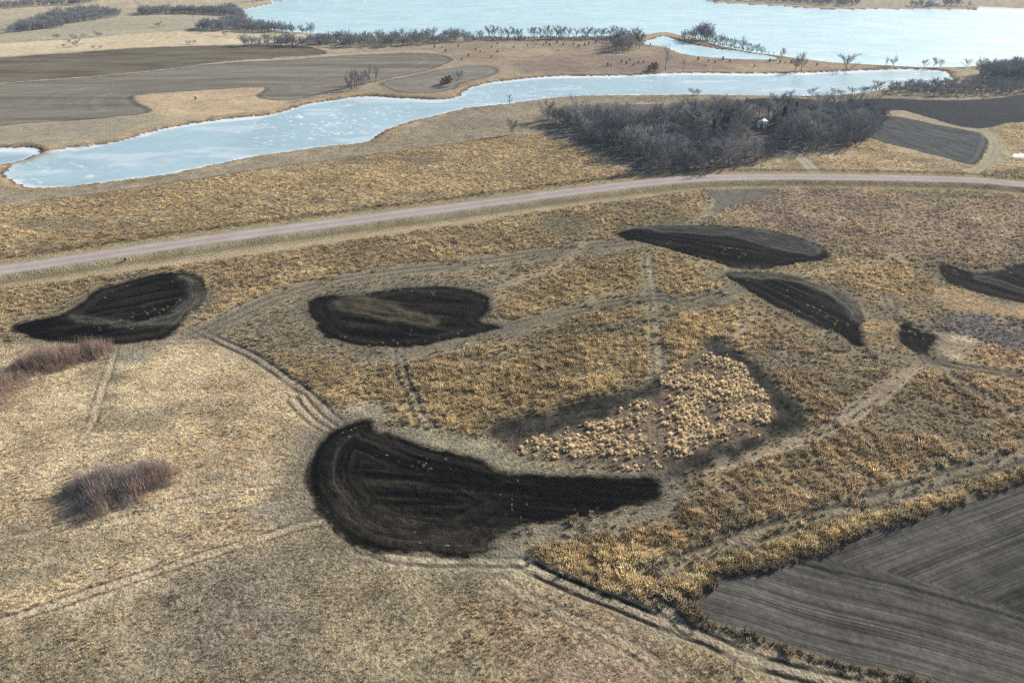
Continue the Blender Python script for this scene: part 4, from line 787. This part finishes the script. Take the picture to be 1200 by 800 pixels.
# ------------------------------------------------------------------ willow thickets
def stem_clump(n, r, mat):
    b = MB()
    for i in range(n):
        a = rnd.uniform(0, 6.283); rr = r * math.sqrt(rnd.random()); p = Vector((math.cos(a) * rr, math.sin(a) * rr, -.05)); h = rnd.uniform(.55, 1.0)
        d = Vector((math.cos(a) * .18 * rr / r + rnd.uniform(-.1, .1), math.sin(a) * .18 * rr / r + rnd.uniform(-.1, .1), 1)); q = p + d * h
        b.blade(p, q, .013, Vector((math.cos(a + 1), math.sin(a + 1), 0)))
        for k in range(3):
            s = p.lerp(q, rnd.uniform(.35, .9)); b.blade(s, s + (d + rv(.5)).normalized() * rnd.uniform(.15, .32), .008, rv().normalized())
    return b.mesh('stem_clump', mat)
M_WGREY = leaf_mat('grey_willow_stems', (.36, .325, .32), .5, .25, scale=.6)
SCL = [stem_clump(38, .36, M_WILLOW) for _ in range(4)]; SCG = [stem_clump(34, .36, M_WGREY) for _ in range(3)]; SPARSE = [stem_clump(22, .4, M_WILLOW) for _ in range(3)]
for pts, n, md, hr, kinds, lab in (
  ([(78,578),(100,561),(128,553),(150,554),(170,545),(196,547),(213,553),(206,568),(182,574),(168,588),(140,594),(124,606),(104,609),(98,594)], 190, .62, (2.1, 3.7), SCL + SCG, 'dense purple grey willow thicket standing alone in pale foreground grass'),
  ([(12,432),(30,420),(58,412),(84,411),(104,405),(136,408),(122,418),(96,424),(76,434),(50,436),(32,444)], 130, .8, (2.5, 4.4), SCL, 'purple willow thicket just below the left black tilled patch'),
  ([(-60,450),(8,440),(34,441),(36,456),(18,466),(14,480),(-60,488)], 125, .9, (1.8, 3.2), SPARSE + SCL[:1], 'thin willow brush cut off by the left edge of the picture'),
  ([(5,528),(40,508),(80,506),(88,518),(60,536),(15,545)], 55, 1.1, (.7, 1.3), SPARSE, 'sparse low willow shoots above and left of the lone thicket'),
  ([(68,556),(95,548),(98,570),(92,590),(80,580)], 26, .9, (.6, 1.2), SPARSE + SCG[:1], 'low ragged stems at the left foot of the lone thicket'),
  ([(1095,383),(1130,372),(1200,378),(1290,398),(1290,424),(1200,410),(1140,400)], 150, 1.1, (.8, 1.7), SCG, 'low blue grey shrub bed at the right edge below orange grass'),
  ([(322,488),(332,484),(336,492),(326,494)], 7, .8, (.5, .9), SPARSE, 'small tuft of brown stems left of the big tilled patch')):
    P = fill(pts, n, md, 31 + n); P = [p for p in P if float(fbm(np.array([p[0] / 2.2]), np.array([p[1] / 2.2]), 401, 2)[0]) > .22] or P; sdv = sdp(pts, np.array([p[0] for p in P]), np.array([p[1] for p in P]), 5.0)
    P = P + [(p[0] + rnd.uniform(-4.5, 4.5), p[1] + rnd.uniform(-3.5, 3.5)) for p in rnd.sample(P, max(2, len(P) // 6))]; sdv = list(sdv) + [-.1] * len(P); cx = sum(p[0] for p in P) / len(P); cy = sum(p[1] for p in P) / len(P); zs = ground_zs([p[0] for p in P] + [cx], [p[1] for p in P] + [cy])
    e = link('willow_thicket', None, None, (cx, cy, float(zs[-1]))); label(e, lab, 'shrub')
    for (x, y), z, sv in zip(P, zs, sdv):
        h = rnd.uniform(*hr) * rnd.choice((.6, .8, 1, 1.1)) * (.5 + .6 * min(1, -sv / 2.2)); link('stem_clump', rnd.choice(kinds), e, (x - cx, y - cy, float(z - zs[-1])), rnd.uniform(0, 6.28), (h * .75, h * .75, h))

# ------------------------------------------------------------------ cattail clumps in the slough
def cattail(nb):
    b = MB()
    for i in range(nb):
        a = rnd.uniform(0, 6.283); f = math.sqrt(rnd.random()); e = (1 - f * f) ** .5
        p = Vector((math.cos(a) * f * .14, math.sin(a) * f * .14, -.03)); hh = rnd.uniform(.6, 1.25); k = Vector((math.cos(a) * f * .34, math.sin(a) * f * .34, (.4 + .35 * e) * hh)); q = Vector((math.cos(a) * f * .5, math.sin(a) * f * .5, (.35 + .62 * e) * hh)) + rv(.14)
        sd = Vector((-math.sin(a + rnd.uniform(-.7, .7)), math.cos(a), 0)).normalized() * .03
        b.add([p - sd * .5, p + sd * .5, k + sd, k - sd, q], [(0, 1, 2, 3), (3, 2, 4)])
    return b.mesh('cattail_clump', M_CATT)
CT = [cattail(95) for _ in range(5)]
rgc = random.Random(77); cand = fill(CATT, 1800, .46, 41)
A = np.array(cand); cz, _, co, _, _ = surface(A[:, 0], A[:, 1]); nn = fbm(A[:, 0] / 4, A[:, 1] / 4, 301, 3)
dd = np.minimum(sdp(DENSE[0], A[:, 0], A[:, 1], 10), sdp(DENSE[1], A[:, 0], A[:, 1], 10))
keep = []
for (x, y), z, o, n_, d_ in zip(cand, cz, co, nn, dd):
    pr = (1.0 if d_ < 0 else .25) * float(sst(.36, .56, n_) * .85 + .12)
    if o in (OID['scraped_strip_1'], OID['scraped_strip_2']): pr *= .15
    if rgc.random() < pr: keep.append((x, y, float(z)))
keep.sort(key=lambda p: p[1]); print('cattails', len(keep))
for x, y, z in keep[:300]:
    s = rgc.uniform(.4, .95) * rgc.choice((.65, 1, 1.15)); o = link('cattail_clump', rgc.choice(CT), None, (x, y, z), rgc.uniform(0, 6.28), (s * rgc.uniform(.9, 1.5), s * rgc.uniform(.9, 1.3), s * rgc.uniform(.5, .9)))
    label(o, 'round cream tan cattail clump in the slough above the big tilled patch', 'cattail clump', 'cattail clumps in the slough')
rest = np.array(keep[300:])
if len(rest):
    b = MB(); rs = [random.Random(5).random()]
    def inst_mesh(m):
        k = m.copy(); k.name = 'cattail_tuft'; return k
    s = np.random.default_rng(6).uniform(.35, .95, len(rest))
    scatter('cattail_stand', rest, np.stack([s * 1.1, s * 1.1, s * .85], 1), np.full((len(rest), 3), .5), [inst_mesh(m) for m in CT], 'dense far side of the cream tan cattail stand in the slough', 'cattails', 8)

# ------------------------------------------------------------------ buildings and pole
M_WALL = paint_mat('white_siding', (.72, .74, .76), .7); M_METAL = paint_mat('pale_metal_roof', (.6, .63, .66), .6, 0); M_DARK = paint_mat('dark_opening', (.05, .055, .065), .4); M_WOOD = paint_mat('weathered_wood', (.2, .16, .12), .9); M_TRIM = paint_mat('trim_white', (.8, .8, .8), .6)
def shed(name, px, py, L, Wd, hw, hr, rz, lab):
    X, Y = G(px, py); X = float(X); Y = float(Y); e = link(name, None, None, (X, Y, ground_z(X, Y) - .05), rz)
    b = MB(); l, w = L / 2, Wd / 2
    b.box(-l, l, -w, w, 0, hw); b.add([(-l, -w, hw), (-l, w, hw), (-l, 0, hr), (l, -w, hw), (l, w, hw), (l, 0, hr)], [(0, 2, 1), (3, 4, 5)])
    link('wall', b.mesh('wall', M_WALL), e)
    r = MB(); t = .12; ov = .35
    for s in (-1, 1):
        sl_ = (hr - hw) / w; y1 = s * (w + ov); z1 = hw - ov * sl_
        a = [(-l - ov, 0, hr + .02), (l + ov, 0, hr + .02), (l + ov, y1, z1 + .02), (-l - ov, y1, z1 + .02)]
        r.add(a + [(x, y, z + t) for x, y, z in a], [(0, 1, 2, 3), (7, 6, 5, 4), (0, 4, 5, 1), (1, 5, 6, 2), (2, 6, 7, 3), (3, 7, 4, 0)])
    link('roof', r.mesh('roof', M_METAL), e)
    d = MB(); d.box(-l - .04, -l + .02, -.55, .55, 0, 2.05); dr = link('door', d.mesh('door', M_WOOD), e)
    k = MB(); k.box(-l - .09, -l - .04, .36, .44, 1.0, 1.1); link('handle', k.mesh('handle', M_DARK), dr)
    for cx in (-L * .25, L * .22):
        for s in (-1, 1):
            f = MB(); f.box(cx - .55, cx + .55, s * (w + .02) - .04, s * (w + .02) + .04, 1.0, 2.0); fo = link('window', f.mesh('window', M_TRIM), e)
            g = MB(); g.box(cx - .45, cx + .45, s * (w + .05) - .025, s * (w + .05) + .025, 1.1, 1.9); link('pane', g.mesh('pane', M_DARK), fo)
    label(e, lab, 'shed' if name == 'shed' else 'house'); return e
shed('shed', 893, 148.5, 4.6, 3.6, 2.3, 3.4, math.radians(62), 'small white shed with pale metal roof inside the bare grove')
shed('farmhouse', 1093, 7.2, 12, 8, 3.5, 6.5, math.radians(10), 'tiny white farmhouse on the far lake shore at top right')
X, Y = G(227.5, 28); X = float(X); Y = float(Y); e = link('utility_pole', None, None, (X, Y, ground_z(X, Y)))
b = MB(); b.tube([(0, 0, -.3), (0, 0, 5), (0, 0, 10)], [.2, .17, .13], 8); link('pole', b.mesh('pole', M_WOOD), e)
b = MB(); b.box(-1.2, 1.2, -.07, .07, 9.2, 9.4); link('cross_arm', b.mesh('cross_arm', M_WOOD), e)
for xx in (-1, 0.5, 1):
    b = MB(); b.tube([(xx, 0, 9.4), (xx, 0, 9.6)], [.06, .04], 6); link('insulator', b.mesh('insulator', M_TRIM), e)
label(e, 'thin wooden utility pole before the dark wood, upper left', 'utility pole')

# ------------------------------------------------------------------ haze
b = MB(); b.box(-4000, 4000, -4000, 4000, -6, 110)
hm = bpy.data.materials.new('thin_haze'); hm.use_nodes = True; nt = hm.node_tree; nt.nodes.remove(nt.nodes['Principled BSDF'])
pv = nt.nodes.new('ShaderNodeVolumePrincipled'); pv.inputs['Color'].default_value = (.62, .78, 1.0, 1); pv.inputs['Density'].default_value = .00010; pv.inputs['Anisotropy'].default_value = .2
nt.links.new(pv.outputs[0], nt.nodes['Material Output'].inputs['Volume'])
o = link('haze', b.mesh('haze', hm)); label(o, 'thin pale blue haze over the whole landscape', 'haze', None, 'stuff')
